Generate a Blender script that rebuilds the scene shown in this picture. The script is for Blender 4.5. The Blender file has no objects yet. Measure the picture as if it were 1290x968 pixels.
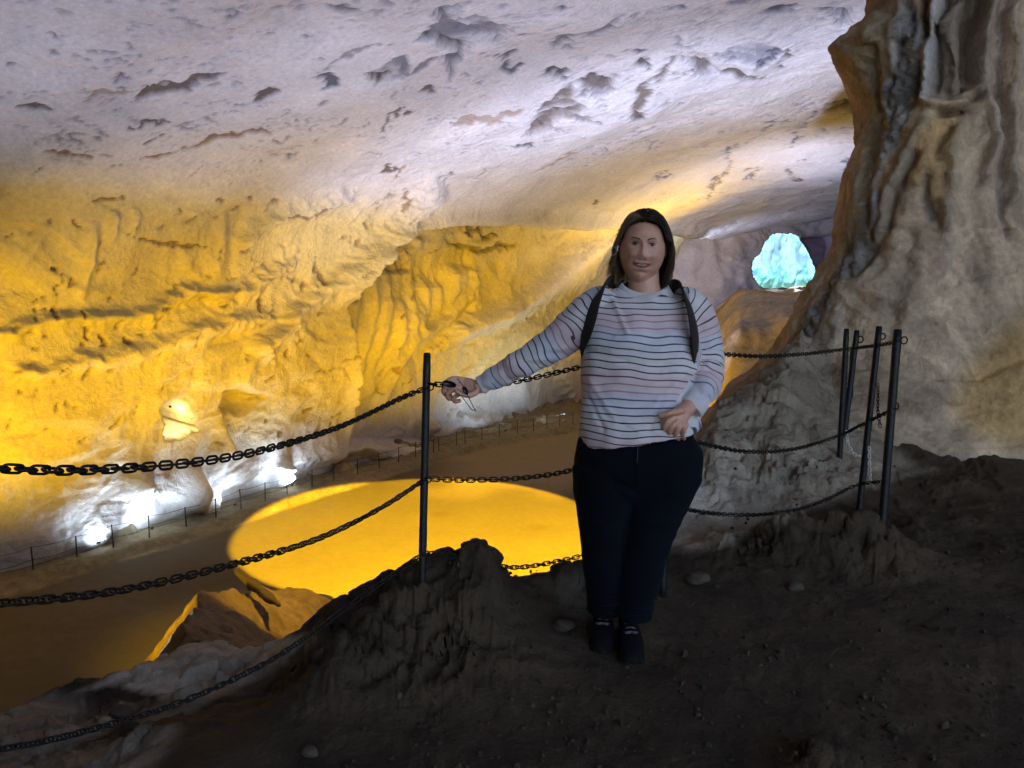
import bpy, bmesh, math, random
import numpy as np
from mathutils import Vector, Matrix

# ------------------------------------------------------------------ camera, world, sun, exposure
# World origin is the photographer's eye; z is up, y looks into the cave.
SC = bpy.context.scene
COL = SC.collection
F = 975.0
PITCH = math.radians(7.8)
CX, CY = 645.0, 484.0
SP, CP = math.sin(PITCH), math.cos(PITCH)
cam_d = bpy.data.cameras.new('camera')
cam_d.sensor_width = 36.0
cam_d.lens = 36.0 * F / 1290.0
cam_d.clip_start = 0.05
cam_d.clip_end = 2000
cam = bpy.data.objects.new('camera', cam_d)
cam.rotation_euler = (math.radians(90) - PITCH, 0, 0)
COL.objects.link(cam)
SC.camera = cam

SUN_EL, SUN_AZ = math.radians(58), math.radians(200)
world = bpy.data.worlds.new('World')
SC.world = world
world.use_nodes = True
wn = world.node_tree
bg = wn.nodes['Background']
sky = wn.nodes.new('ShaderNodeTexSky')
sky.sky_type = 'NISHITA'
sky.sun_disc = False
sky.sun_elevation = SUN_EL
sky.sun_rotation = SUN_AZ
wn.links.new(sky.outputs[0], bg.inputs[0])
bg.inputs[1].default_value = 0.15
sun_d = bpy.data.lights.new('sun', 'SUN')
sun_d.energy = 5.0
sun_d.angle = math.radians(0.5)
sun_d.color = (1.0, 0.95, 0.86)
sun = bpy.data.objects.new('sun', sun_d)
sd = Vector((math.sin(SUN_AZ) * math.cos(SUN_EL), math.cos(SUN_AZ) * math.cos(SUN_EL), math.sin(SUN_EL)))
sun.rotation_euler = (-sd).to_track_quat('-Z', 'Y').to_euler()
COL.objects.link(sun)
SC.view_settings.view_transform = 'Standard'
SC.view_settings.look = 'None'
SC.view_settings.exposure = 1.75
SC.view_settings.gamma = 1.0
SC.cycles.max_bounces = 6
SC.cycles.diffuse_bounces = 4
SC.cycles.use_denoising = True
SC.cycles.sample_clamp_indirect = 4.0

# ------------------------------------------------------------------ pixel <-> space helpers
def unproj(px, py, d):
    """point seen at photo pixel (px,py), d metres along the viewing axis"""
    a = (px - CX) / F; b = (py - CY) / F
    return np.array([d * a, d * (CP - b * SP), d * (-SP - b * CP)])
def ground(px, py, z):
    a = (px - CX) / F; b = (py - CY) / F
    dz = -SP - b * CP
    d = z / dz
    return np.array([d * a, d * (CP - b * SP), z])
def proj(P):
    P = np.asarray(P, dtype=float)
    dep = P[..., 1] * CP - P[..., 2] * SP
    up = P[..., 1] * SP + P[..., 2] * CP
    dd = np.where(dep > 0.05, dep, np.nan)
    return CX + F * P[..., 0] / dd, CY - F * up / dd, dep

# ------------------------------------------------------------------ noise
def _h(ix, iy, iz, seed):
    n = (ix.astype(np.int64) * 374761393 + iy.astype(np.int64) * 668265263 + iz.astype(np.int64) * 2147483647 + seed * 1274126177) & 0xFFFFFFFF
    n = ((n ^ (n >> 13)) * 1274126177) & 0xFFFFFFFF
    n = ((n ^ (n >> 16)) * 2246822519) & 0xFFFFFFFF
    return ((n ^ (n >> 15)) & 0xFFFFFF) / float(0xFFFFFF)
def vnoise(P, scale, seed=0):
    Q = P / np.asarray(scale, dtype=float)
    I = np.floor(Q); T = Q - I; T = T * T * T * (T * (T * 6 - 15) + 10)
    I = I.astype(np.int64)
    x, y, z = I[:, 0], I[:, 1], I[:, 2]; tx, ty, tz = T[:, 0], T[:, 1], T[:, 2]
    def L(a, b, t): return a + (b - a) * t
    c = [[[_h(x + i, y + j, z + k, seed) for k in (0, 1)] for j in (0, 1)] for i in (0, 1)]
    r = L(L(L(c[0][0][0], c[1][0][0], tx), L(c[0][1][0], c[1][1][0], tx), ty),
          L(L(c[0][0][1], c[1][0][1], tx), L(c[0][1][1], c[1][1][1], tx), ty), tz)
    return r * 2 - 1
def fbm(P, scale, octv=4, seed=0, gain=0.5, ridged=False):
    s = np.asarray(scale, dtype=float); out = 0; amp = 1; tot = 0
    for k in range(octv):
        n = vnoise(P, s, seed + k * 17)
        if ridged: n = 1 - 2 * np.abs(n)
        out = out + n * amp; tot += amp; amp *= gain; s = s * 0.5
    return out / tot
def cells(P, scale, seed=0):
    """cellular noise: distance to nearest / second nearest point and a value per cell"""
    Q = P / np.asarray(scale, dtype=float)
    I = np.floor(Q).astype(np.int64)
    d1 = np.full(len(P), 9.0); d2 = d1.copy(); v = np.zeros(len(P))
    for i in (-1, 0, 1):
        for j in (-1, 0, 1):
            for k in (-1, 0, 1):
                c = I + (i, j, k)
                o = np.stack([_h(c[:, 0], c[:, 1], c[:, 2], seed + q) for q in (1, 2, 3)], 1)
                dd = np.sqrt(((c + o - Q) ** 2).sum(1))
                vv = _h(c[:, 0], c[:, 1], c[:, 2], seed + 9)
                m = dd < d1
                d2 = np.where(m, d1, np.minimum(d2, dd)); v = np.where(m, vv, v); d1 = np.where(m, dd, d1)
    return d1, d2, v
def sst(a, b, x):
    t = np.clip((x - a) / (b - a), 0, 1); return t * t * (3 - 2 * t)
def terrace(n, k, sharp=0.25):
    q = n * k; f = np.floor(q); r = q - f
    return (f + sst(0.5 - sharp, 0.5 + sharp, r)) / k
def pdist(px, py, pts):
    """distance in pixels to a polyline, and t along it (0..1)"""
    best = np.full(px.shape, 1e9); bt = np.zeros(px.shape)
    n = len(pts) - 1
    for i in range(n):
        (ax, ay), (bx, by) = pts[i][:2], pts[i + 1][:2]
        dx, dy = bx - ax, by - ay; L2 = dx * dx + dy * dy + 1e-9
        t = np.clip(((px - ax) * dx + (py - ay) * dy) / L2, 0, 1)
        d = np.hypot(px - ax - t * dx, py - ay - t * dy)
        m = d < best; best = np.where(m, d, best); bt = np.where(m, (i + t) / n, bt)
    return best, bt
def inpoly(px, py, pts):
    r = np.zeros(px.shape, bool); n = len(pts)
    for i in range(n):
        x1, y1 = pts[i]; x2, y2 = pts[(i + 1) % n]
        c = ((y1 > py) != (y2 > py)) & (px < (x2 - x1) * (py - y1) / (y2 - y1 + 1e-12) + x1)
        r ^= c
    return r
def polymask(px, py, pts, soft):
    ins = inpoly(px, py, pts); d, _ = pdist(px, py, list(pts) + [pts[0]])
    sd_ = np.where(ins, d, -d)
    return sst(-soft, soft, sd_)

# ------------------------------------------------------------------ scene-graph helpers
def tag(o, label=None, cat=None, group=None, kind=None):
    if label: o['label'] = label
    if cat: o['category'] = cat
    if group: o['group'] = group
    if kind: o['kind'] = kind
    return o
def thing(name, label, cat, loc=(0, 0, 0), group=None):
    o = bpy.data.objects.new(name, None); COL.objects.link(o)
    o.empty_display_size = 0.1
    o.location = loc
    return tag(o, label, cat, group)
def smooth(me, on=True):
    me.polygons.foreach_set('use_smooth', np.full(len(me.polygons), on))
def link(name, me, mat=None, parent=None, local=True):
    """link a mesh whose vertices are in world space; with a parent they are moved to its frame"""
    o = bpy.data.objects.new(name, me); COL.objects.link(o)
    if mat: 
        me.materials.clear(); me.materials.append(mat)
    if parent is not None:
        o.parent = parent
        if local:
            off = Vector(parent.location)
            q = parent.parent
            while q: off += Vector(q.location); q = q.parent
            me.transform(Matrix.Translation(-off))
    return o
def mesh(name, V, Fc, sm=True):
    me = bpy.data.meshes.new(name)
    me.from_pydata([tuple(v) for v in V], [], [tuple(f) for f in Fc]); me.update()
    if sm: smooth(me)
    return me
def gridmesh(name, P, closed_u=False, closed_v=False, flip=False):
    """P: (nu,nv,3) array"""
    nu, nv = P.shape[:2]
    idx = np.arange(nu * nv).reshape(nu, nv)
    a = idx if closed_u else idx[:-1]; b = np.roll(idx, -1, 0) if closed_u else idx[1:]
    if closed_v: f = np.stack([a, b, np.roll(b, -1, 1), np.roll(a, -1, 1)], -1)
    else: f = np.stack([a[:, :-1], b[:, :-1], b[:, 1:], a[:, 1:]], -1)
    f = f.reshape(-1, 4)
    if flip: f = f[:, ::-1]
    me = bpy.data.meshes.new(name)
    me.vertices.add(nu * nv); me.vertices.foreach_set('co', P.reshape(-1).astype(np.float32))
    me.loops.add(f.size); me.loops.foreach_set('vertex_index', f.reshape(-1).astype(np.int32))
    me.polygons.add(len(f)); me.polygons.foreach_set('loop_start', np.arange(0, f.size, 4, dtype=np.int32))
    me.polygons.foreach_set('loop_total', np.full(len(f), 4, dtype=np.int32))
    me.update(calc_edges=True); smooth(me)
    return me
def grid_normals(P):
    du = np.gradient(P, axis=0); dv = np.gradient(P, axis=1)
    n = np.cross(du, dv); n /= np.linalg.norm(n, axis=-1, keepdims=True) + 1e-12
    return n
def vcol(me, C, name='tint'):
    a = me.color_attributes.new(name, 'FLOAT_COLOR', 'POINT')
    C = np.asarray(C, dtype=np.float32)
    if C.shape[1] == 3: C = np.concatenate([C, np.ones((len(C), 1), np.float32)], 1)
    a.data.foreach_set('color', C.reshape(-1))
def catmull(pts, n=24):
    pts = [np.array(p, float) for p in pts]
    pts = [2 * pts[0] - pts[1]] + pts + [2 * pts[-1] - pts[-2]]
    out = []
    for i in range(1, len(pts) - 2):
        p0, p1, p2, p3 = pts[i - 1:i + 3]
        for k in range(n):
            t = k / n
            out.append(0.5 * ((2 * p1) + (-p0 + p2) * t + (2 * p0 - 5 * p1 + 4 * p2 - p3) * t * t + (-p0 + 3 * p1 - 3 * p2 + p3) * t ** 3))
    out.append(pts[-2]); return np.array(out)
def tube(path, rad, sides=8, cap=True):
    """(V,F) of a tube along a path with a radius per point"""
    path = np.asarray(path, float); n = len(path)
    rad = np.full(n, rad) if np.isscalar(rad) else np.asarray(rad)
    T = np.gradient(path, axis=0); T /= np.linalg.norm(T, axis=1, keepdims=True) + 1e-12
    up = np.array([0, 0, 1.0]) if abs(T[0][2]) < 0.9 else np.array([1.0, 0, 0])
    V = []; Fc = []
    u = np.cross(T[0], up); u /= np.linalg.norm(u)
    for i in range(n):
        u = u - T[i] * np.dot(u, T[i]); u /= np.linalg.norm(u) + 1e-12
        v = np.cross(T[i], u)
        for k in range(sides):
            a = 2 * math.pi * k / sides
            V.append(path[i] + rad[i] * (math.cos(a) * u + math.sin(a) * v))
    for i in range(n - 1):
        for k in range(sides):
            k2 = (k + 1) % sides
            Fc.append((i * sides + k, i * sides + k2, (i + 1) * sides + k2, (i + 1) * sides + k))
    if cap:
        Fc.append(tuple(range(sides))[::-1]); Fc.append(tuple((n - 1) * sides + k for k in range(sides)))
    return V, Fc
class MB:
    """collects shapes and links them as one mesh object"""
    def __init__(s): s.V = []; s.F = []
    def add(s, V, Fc):
        o = len(s.V); s.V += [tuple(v) for v in V]; s.F += [tuple(i + o for i in f) for f in Fc]; return s
    def tube(s, path, rad, sides=8): return s.add(*tube(path, rad, sides))
    def build(s, name, mat, parent=None, sm=True): return link(name, mesh(name, s.V, s.F, sm), mat, parent)

# ------------------------------------------------------------------ materials
def new_mat(name):
    m = bpy.data.materials.new(name); m.use_nodes = True
    nt = m.node_tree; return m, nt, nt.nodes['Principled BSDF']
def noise_node(nt, scale, detail=6, rough=0.6, co='Object', distort=0.0, sc3=None):
    tc = nt.nodes.new('ShaderNodeTexCoord'); n = nt.nodes.new('ShaderNodeTexNoise')
    n.inputs['Scale'].default_value = scale; n.inputs['Detail'].default_value = detail
    n.inputs['Roughness'].default_value = rough; n.inputs['Distortion'].default_value = distort
    if sc3:
        mp = nt.nodes.new('ShaderNodeMapping'); mp.inputs['Scale'].default_value = sc3
        nt.links.new(tc.outputs[co], mp.inputs[0]); nt.links.new(mp.outputs[0], n.inputs['Vector'])
    else: nt.links.new(tc.outputs[co], n.inputs['Vector'])
    return n
def ramp(nt, src, stops):
    r = nt.nodes.new('ShaderNodeValToRGB'); e = r.color_ramp.elements
    while len(e) < len(stops): e.new(0.5)
    for el, (p, c) in zip(e, stops): el.position = p; el.color = (c, c, c, 1) if np.isscalar(c) else (*c, 1)
    nt.links.new(src, r.inputs[0]); return r
def mul(nt, a, b, mode='MULTIPLY', fac=1.0):
    m = nt.nodes.new('ShaderNodeMix'); m.data_type = 'RGBA'; m.blend_type = mode; m.inputs[0].default_value = fac
    for s, i in ((a, 6), (b, 7)):
        if isinstance(s, tuple): m.inputs[i].default_value = (*s, 1)
        else: nt.links.new(s, m.inputs[i])
    return m.outputs[2]
def bump(nt, bsdf, layers):
    """layers: (height socket, strength, distance)"""
    prev = None
    for src, st, di in layers:
        b = nt.nodes.new('ShaderNodeBump'); b.inputs['Strength'].default_value = st; b.inputs['Distance'].default_value = di
        nt.links.new(src, b.inputs['Height'])
        if prev: nt.links.new(prev.outputs[0], b.inputs['Normal'])
        prev = b
    nt.links.new(prev.outputs[0], bsdf.inputs['Normal'])
def rock_mat(name, s1, s2, b1, b2, rough=0.85, lo=0.72, hi=1.15, grain=(0.8, 1.1), relief=False, s3=None):
    """vertex colour 'tint' carries the stone's own colour; noise adds mottling and relief"""
    m, nt, bs = new_mat(name)
    at = nt.nodes.new('ShaderNodeAttribute'); at.attribute_name = 'tint'
    n1 = noise_node(nt, s1, 8, 0.65, distort=0.6); n2 = noise_node(nt, s2, 6, 0.7)
    c = mul(nt, at.outputs['Color'], ramp(nt, n1.outputs[0], [(0.3, lo), (0.7, hi)]).outputs[0])
    c = mul(nt, c, ramp(nt, n2.outputs[0], [(0.3, grain[0]), (0.7, grain[1])]).outputs[0])
    if relief:          # the colour attribute's alpha says how rough the surface is
        c = mul(nt, at.outputs['Color'], c, 'MIX'); nt.links.new(at.outputs['Alpha'], c.node.inputs[0])
    nt.links.new(c, bs.inputs['Base Color'])
    bs.inputs['Roughness'].default_value = rough
    bs.inputs['Specular IOR Level'].default_value = 0.25
    lay = [(n1.outputs[0], 0.6, b1), (n2.outputs[0], 0.6, b2)]
    if s3: lay.insert(1, (noise_node(nt, s3[0], 5, 0.6, distort=1.2, sc3=s3[2]).outputs[0], 0.6, s3[1]))
    bump(nt, bs, lay)
    if relief:
        for n in nt.nodes:
            if n.bl_idname == 'ShaderNodeBump':
                mm = nt.nodes.new('ShaderNodeMath'); mm.operation = 'MULTIPLY'; mm.inputs[1].default_value = 0.6
                nt.links.new(at.outputs['Alpha'], mm.inputs[0]); nt.links.new(mm.outputs[0], n.inputs['Strength'])
    return m
def plain_mat(name, col, rough=0.6, metal=0.0, nscale=30, var=0.25, bdist=0.0, sheen=0.0):
    m, nt, bs = new_mat(name)
    n = noise_node(nt, nscale, 6, 0.65)
    c = mul(nt, tuple(col), ramp(nt, n.outputs[0], [(0.3, 1 - var), (0.7, 1 + var)]).outputs[0])
    nt.links.new(c, bs.inputs['Base Color'])
    bs.inputs['Roughness'].default_value = rough; bs.inputs['Metallic'].default_value = metal
    if sheen: bs.inputs['Sheen Weight'].default_value = sheen
    if bdist: bump(nt, bs, [(n.outputs[0], 0.5, bdist)])
    return m
M_FAR = rock_mat('pale_cave_rock', 0.55, 6.0, 0.35, 0.06, s3=(1.6, 0.10, (1, 1, 1.6)), lo=0.84, hi=1.10)
M_PILLAR = rock_mat('flowstone', 2.6, 22.0, 0.06, 0.014, rough=0.75, lo=0.66, hi=1.22, grain=(0.72, 1.15), s3=(8.0, 0.03, (1, 1, 0.45)))
M_SOIL = rock_mat('dark_earth', 3.5, 38.0, 0.04, 0.016, s3=(11.0, 0.025, (1, 1, 1)), rough=0.95, lo=0.6, hi=1.3, relief=True)
M_OUT = rock_mat('sunlit_outer_rock', 0.35, 2.0, 0.4, 0.1)
M_POST = plain_mat('dark_steel', (0.018, 0.018, 0.019), 0.55, 0.6, 60, 0.5, 0.0006)
M_CHAIN = plain_mat('blackened_chain_steel', (0.012, 0.012, 0.013), 0.5, 0.7, 120, 0.5, 0.0003)
M_CHAINL = plain_mat('bare_galvanised_steel', (0.62, 0.58, 0.52), 0.6, 0.2, 120, 0.4, 0.0003)
M_LAMP = plain_mat('lamp_housing', (0.03, 0.03, 0.03), 0.5, 0.5, 30, 0.2)
# ------------------------------------------------------------------ show-cave floodlights, plus added white lamps standing in for daylight
def floodlight(loc, target, power, color, angle, blend, label, group, sx=1.0, sy=1.0, radius=0.15, size=1.0):
    loc = Vector(loc); t = thing('floodlight', label, 'floodlight', loc, group)
    q = (Vector(target) - loc).to_track_quat('-Z', 'Y')
    t.scale = (size, size, size); t.rotation_mode = 'QUATERNION'; t.rotation_quaternion = q
    m = MB(); n = 20
    prof = [(0.0, 0.16), (0.09, 0.16), (0.12, 0.08), (0.17, 0.0), (0.17, -0.04), (0.15, -0.04), (0.145, 0.0)]
    V = []; Fc = []
    for r, z in prof:
        for k in range(n): V.append((r * math.cos(2 * math.pi * k / n), r * math.sin(2 * math.pi * k / n), z + 0.12))
    for i in range(len(prof) - 1):
        for k in range(n): Fc.append((i * n + k, i * n + (k + 1) % n, (i + 1) * n + (k + 1) % n, (i + 1) * n + k))
    me = mesh('housing', V, Fc); o = link('housing', me, M_LAMP, t, local=False)
    b = MB(); b.tube([(-0.19, 0, 0.12), (-0.19, 0, 0.32), (0.19, 0, 0.32), (0.19, 0, 0.12)], 0.012, 6)
    link('bracket', mesh('bracket', b.V, b.F), M_LAMP, t, local=False)
    ld = bpy.data.lights.new('flood_lamp', 'SPOT')
    ld.energy = power; ld.color = color; ld.spot_size = math.radians(angle); ld.spot_blend = blend; ld.shadow_soft_size = radius
    lo = bpy.data.objects.new('flood_lamp', ld); COL.objects.link(lo); lo.parent = t
    lo.location = (0, 0, 0.02); lo.scale = (sx, sy, 1)
    return t
YEL = (1.0, 0.58, 0.002)
WARM = (1.0, 0.72, 0.36)
COOL = (0.60, 0.66, 1.0)
ICE = (0.62, 0.78, 1.0)
GY = 'amber floodlights on the cave floor'
GW = 'white floodlights along the far path'
floodlight((-13, 12, -9.3), (-22, 27, -1.5), 3648, YEL, 112, 0.8, 'amber floodlight low on the left of the cave floor', GY, sy=0.26)
floodlight((-9.8, 10.8, -8.3), (-12.5, 36, 1.4), 3748, YEL, 110, 0.8, 'amber floodlight on the left slope of the cave floor', GY, sy=0.32)
floodlight((-1.5, 16.5, -7.7), (-5, 44, 0.8), 3942, YEL, 100, 0.7, 'amber floodlight on the middle of the cave floor', GY, sy=0.29)
floodlight((2, 18.2, -9.2), (6, 58, 0.0), 8300, YEL, 84, 0.7, 'amber floodlight on the right of the cave floor', GY, sy=0.26)
floodlight((3.0, 14.0, 7.2), (-3.0, 28.2, -10), 85555, YEL, 34.5, 0.04, 'amber floodlight on the cave roof throwing the round pool of light', 'amber floodlights on the cave roof', sy=0.75)
floodlight((1.2, 13.0, 7.2), (-6.2, 18.5, -8), 6846, YEL, 22, 1.0, 'dimmer amber floodlight on the cave roof over the near slope', 'amber floodlights on the cave roof')
floodlight((12.0, 57.5, -2.5), (9, 52, 6), 1867, YEL, 130, 0.9, 'amber floodlight tucked in the bay shining up at the roof lip', None)
floodlight((1, 17, -8.2), (2.5, 28.5, 10), 4872, COOL, 130, 1.0, 'added white lamp on the cave floor standing in for daylight on the roof', 'added white lamps lighting the roof', sy=0.26)  # added lamp, in place of daylight reaching the roof
floodlight((3.0, 18.4, -9.2), (9, 38, 10), 16703, COOL, 120, 1.0, 'added white lamp on the right of the cave floor standing in for daylight on the far roof', 'added white lamps lighting the roof', sy=0.24)
floodlight((19.5, 46.5, -0.6), (15.8, 56, 6.5), 2300, COOL, 150, 1.0, 'added white lamp hidden behind the flowstone pillar to brighten the far roof', 'added white lamps lighting the roof')  # added out of sight to lift the dark far roof
floodlight((-8, 12.5, -8.6), (-8, 23, 12), 2953, COOL, 120, 1.0, 'weaker added white lamp on the left of the cave floor standing in for daylight on the roof', 'added white lamps lighting the roof', sy=0.25)
floodlight((0.4, 16.5, -7.8), (8.6, 30, -2.6), 2858, YEL, 50, 1.0, 'small amber floodlight on the cave floor aimed at the bank on the right', GY)
floodlight((15.2, 67, -0.9), (22, 75, 4.5), 1050, COOL, 140, 1.0, 'added white lamp in the far passage standing in for daylight from the mouth', None, size=0.5)  # added to brighten the end wall as the mouth's daylight would
floodlight((-13.2, 29.5, -4.95), (-13.6, 30.6, -6.5), 60, (1.0, 0.86, 0.62), 170, 0.9, 'warm white lamp hidden in the bright niche of the far wall', None, size=0.3)
def foot(px_, row, o):
    g = ground(px_, row, -9.4); return (g[0] - 0.75 * o, g[1] + 0.66 * o, -9.1)
def up(p, o, h): return (p[0] - 0.75 * o, p[1] + 0.66 * o, p[2] + h)
for px_, row, pw, tx_ in [(128, 694, 110, 'faint white floodlight at the foot of the wall farthest left on the path'), (195, 675, 190, 'white floodlight at the foot of the wall on the left of the path'), (372, 619, 210, 'white floodlight at the foot of the wall below the pale hollow'), (300, 644, 90, 'faint white floodlight at the foot of the wall between two hollows'), (640, 548, 170, 'white floodlight at the foot of the wall near the far bay'), (715, 536, 300, 'white floodlight at the foot of the wall behind the outstretched arm')]:
    q = foot(px_, row, 0.25); floodlight(q, up(q, 1.6, 3.4), pw, ICE, 165, 0.9, tx_, GW, size=0.4, radius=0.3)
# ------------------------------------------------------------------ far wall and roof: one swept sheet
PATH_Z, FLOOR_Z = -9.4, -9.68
fence_px = [(-120, 772), (0, 730), (97, 702), (188, 677), (235, 663), (304, 642), (334, 631), (393, 613), (450, 598), (524, 576), (575, 562), (607, 555), (652, 546), (672, 543), (712, 536), (800, 524)]
path_fence = [ground(px_, py_, PATH_Z) for px_, py_ in fence_px]
base_pts = [(-62, -34), (-46, -12), (-34, 3), (-25.5, 14.5)] + [(p[0] - 0.75 * o, p[1] + 0.66 * o) for p, o in ((path_fence[1], 0.75), (path_fence[4], 0.75), (path_fence[8], 0.75), (path_fence[11], 0.8))] + [(6.5, 58), (14.5, 69), (17, 76), (19, 84)]
base = catmull([(x, y, 0) for x, y in base_pts], 60)[:, :2]
seg = np.r_[0, np.cumsum(np.hypot(*np.diff(base, axis=0).T))]
SL = seg[-1]
bx_, by_, _ = base[:, 0], base[:, 1], 0
bp, _, bd = proj(np.stack([base[:, 0], base[:, 1], np.zeros(len(base))], 1))
# denser where the wall is in view
den = np.where((base[:, 1] > 22) & (base[:, 0] > -26), 1.0, 0.22) * 42.0 / np.clip(np.hypot(base[:, 0], base[:, 1]), 25, 90)
cd = np.r_[0, np.cumsum(0.5 * (den[1:] + den[:-1]) * np.diff(seg))]
NS = 760
ss = np.interp(np.linspace(0, cd[-1], NS), cd, seg)
Wx = np.interp(ss, seg, base[:, 0]); Wy = np.interp(ss, seg, base[:, 1])
tx = np.gradient(np.interp(ss, seg, base[:, 0]), ss); ty = np.gradient(Wy, ss)
k = np.ones(61) / 61
tx = np.convolve(np.pad(tx, 30, 'edge'), k, 'valid'); ty = np.convolve(np.pad(ty, 30, 'edge'), k, 'valid')
ln = np.hypot(tx, ty); nx, ny = ty / ln, -tx / ln
prof = np.array([(0.1, -11), (-0.1, -9.5), (-0.3, -7.5), (-0.1, -5.5), (0.2, -3), (0.1, 0), (0.5, 2.0), (1.2, 3.2), (3.2, 4.6), (6.5, 5.9), (11, 7.1), (17, 8.2), (25, 9.1), (34, 9.7), (37, 9.7), (38, 9.7)])
pc = catmull([(a, b, 0) for a, b in prof], 30)[:, :2]
pl = np.r_[0, np.cumsum(np.hypot(*np.diff(pc, axis=0).T))]
wt = np.where(pl < 15, 1.0, np.where(pl < 24, 0.8, np.where(pl < 48, 0.42, 0.1)))
wc = np.r_[0, np.cumsum(0.5 * (wt[1:] + wt[:-1]) * np.diff(pl))]
NT = 440
tt = np.interp(np.linspace(0, wc[-1], NT), wc, pl)
Dn = np.interp(tt, pl, pc[:, 0]); Zn = np.interp(tt, pl, pc[:, 1])
hs = 1 - 0.42 * sst(52, 78, Wy)                     # the roof comes down towards the far mouth
P = np.zeros((NS, NT, 3))
P[..., 0] = Wx[:, None] + nx[:, None] * Dn; P[..., 1] = Wy[:, None] + ny[:, None] * Dn
zz = np.broadcast_to(Zn, (NS, NT)); P[..., 2] = np.where(zz > 3.2, 3.2 + (zz - 3.2) * hs[:, None], zz)
N = grid_normals(P)
if (N[NS // 2, NT // 2] @ (-P[NS // 2, NT // 2])) < 0: N = -N
FL = P.reshape(-1, 3); NF = N.reshape(-1, 3)
px, py, pd = proj(FL); px = np.nan_to_num(px, nan=-9999); py = np.nan_to_num(py, nan=-9999)
wallm = 1 - sst(2.4, 4.2, FL[:, 2])                 # 1 on the wall, 0 on the roof
roofm = 1 - wallm
W1 = FL + 2.0 * np.stack([vnoise(FL, 4, 91), vnoise(FL, 4, 92), vnoise(FL, 4, 93)], 1)
disp = 0.55 * fbm(FL, 13, 2, 1) + 0.28 * fbm(W1, 5, 3, 5)
# flaky, scalloped relief: terraced noise gives thin ledges
fl1 = fbm(W1, (5.5, 5.5, 3.6), 4, 21, 0.55)
disp += roofm * 0.24 * fl1 + wallm * 0.42 * fl1 + 0.13 * terrace(fbm(W1, (9, 9, 2.2), 4, 25, 0.5), 6, 0.2)
disp += 0.10 * fbm(W1, 1.3, 4, 33, 0.6, ridged=True) * (0.45 + 0.55 * wallm)
d1, d2, cv = cells(W1, (1.9, 1.9, 1.3), 5)
disp += 0.16 * wallm * (cv - 0.5) * sst(0.0, 0.18, d2 - d1)
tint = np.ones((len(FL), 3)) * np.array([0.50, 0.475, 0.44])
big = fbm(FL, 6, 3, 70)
amber_m = (wallm * sst(-7.6, -5.6, FL[:, 2] + 1.2 * vnoise(FL, 2.5, 171)))[:, None]  # ochre put into the wall colour to deepen the amber lamplight
tint = tint * (1 - amber_m) + amber_m * np.array([0.50, 0.425, 0.20])
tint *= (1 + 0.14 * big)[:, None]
def paint(mask, col, k=1.0):
    global tint
    m = np.clip(mask * k, 0, 1)[:, None]; tint = tint * (1 - m) + np.array(col) * m
jx = px + 6 * vnoise(FL, 0.9, 41) + 3.5 * vnoise(FL, 0.35, 42) + 2.5 * vnoise(FL, 0.16, 47); jy = py + 5 * vnoise(FL, 0.9, 43) + 3.0 * vnoise(FL, 0.35, 44) + 2.0 * vnoise(FL, 0.16, 48)
rag = fbm(FL, (0.5, 0.5, 0.3), 3, 49, 0.7)
vis = (pd > 5) & (FL[:, 1] > 12)
BROWN = (0.085, 0.06, 0.042); GREY = (0.055, 0.058, 0.075); DK = (0.045, 0.035, 0.03); TAN = (0.30, 0.24, 0.17)
def crack(pts, w, depth, col=None, k=0.9, taper=True):
    """a hollow along a line: the stone goes back by depth, and its inside is painted in col"""
    global disp
    d, t = pdist(jx, jy, pts)
    ww = w * (np.sin(np.clip(t, 0.04, 0.96) * math.pi) ** 0.5 if taper else 1.0)
    m = (1 - sst(0.60, 1.10, d / np.maximum(ww * (1 + 0.7 * rag), 0.6))) * vis
    disp = disp - (0.35 + 0.25 * wallm) * depth * m
    if col is not None: paint(m, col, k)
def patch(pts, depth, col, soft=3, k=0.9, rough=0.0):
    global disp
    m = polymask(jx, jy, pts, soft) * vis
    rr = fbm(W1, (1.2, 1.2, 0.7), 4, 77, 0.6)
    disp = disp - m * (0.6 * depth + 0.6 * rough * rr)
    mm = m * (sst(-0.5, 0.05, rr) if rough else 1.0)
    paint(mm, col, k)
# roof: stains, hollows and one painted shadow line
patch([(548, 0), (572, 2), (575, 18), (600, 16), (625, 22), (640, 40), (628, 58), (600, 66), (582, 74), (560, 62), (532, 54), (541, 42), (550, 28), (545, 12)], 0.45, GREY, 3, 0.75, 0.6)
crack([(549, 0), (548, 22), (540, 45), (533, 54), (560, 60), (582, 72)], 4, 0.35, DK)
patch([(465, 96), (480, 86), (512, 82), (516, 94), (508, 106), (486, 110), (468, 108)], 0.3, GREY, 2, 0.75, 0.5)
crack([(464, 92), (470, 108), (490, 100)], 4, 0.35, BROWN)
patch([(556, 80), (584, 74), (578, 90), (571, 112), (566, 96)], 0.45, GREY, 2, 0.85, 0.3)
crack([(505, 108), (528, 96), (545, 86), (562, 82)], 4, 0.25, (0.16, 0.15, 0.15))
crack([(413, 15), (428, 10), (442, 13), (454, 11)], 5, 0.4, (0.13, 0.12, 0.11))
crack([(172, 123), (190, 113), (214, 108), (232, 106), (252, 98), (280, 92)], 7, 0.35, BROWN)
crack([(108, 121), (130, 114), (165, 110)], 5, 0.2, TAN)
crack([(22, 132), (40, 128), (60, 131)], 5, 0.25, BROWN)
crack([(314, 122), (326, 112), (346, 109)], 5, 0.3, BROWN)
crack([(398, 101), (412, 98), (425, 104), (412, 108)], 5, 0.3, GREY)
crack([(404, 92), (440, 72), (470, 62), (500, 58)], 3, 0.15, (0.22, 0.20, 0.19))
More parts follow.
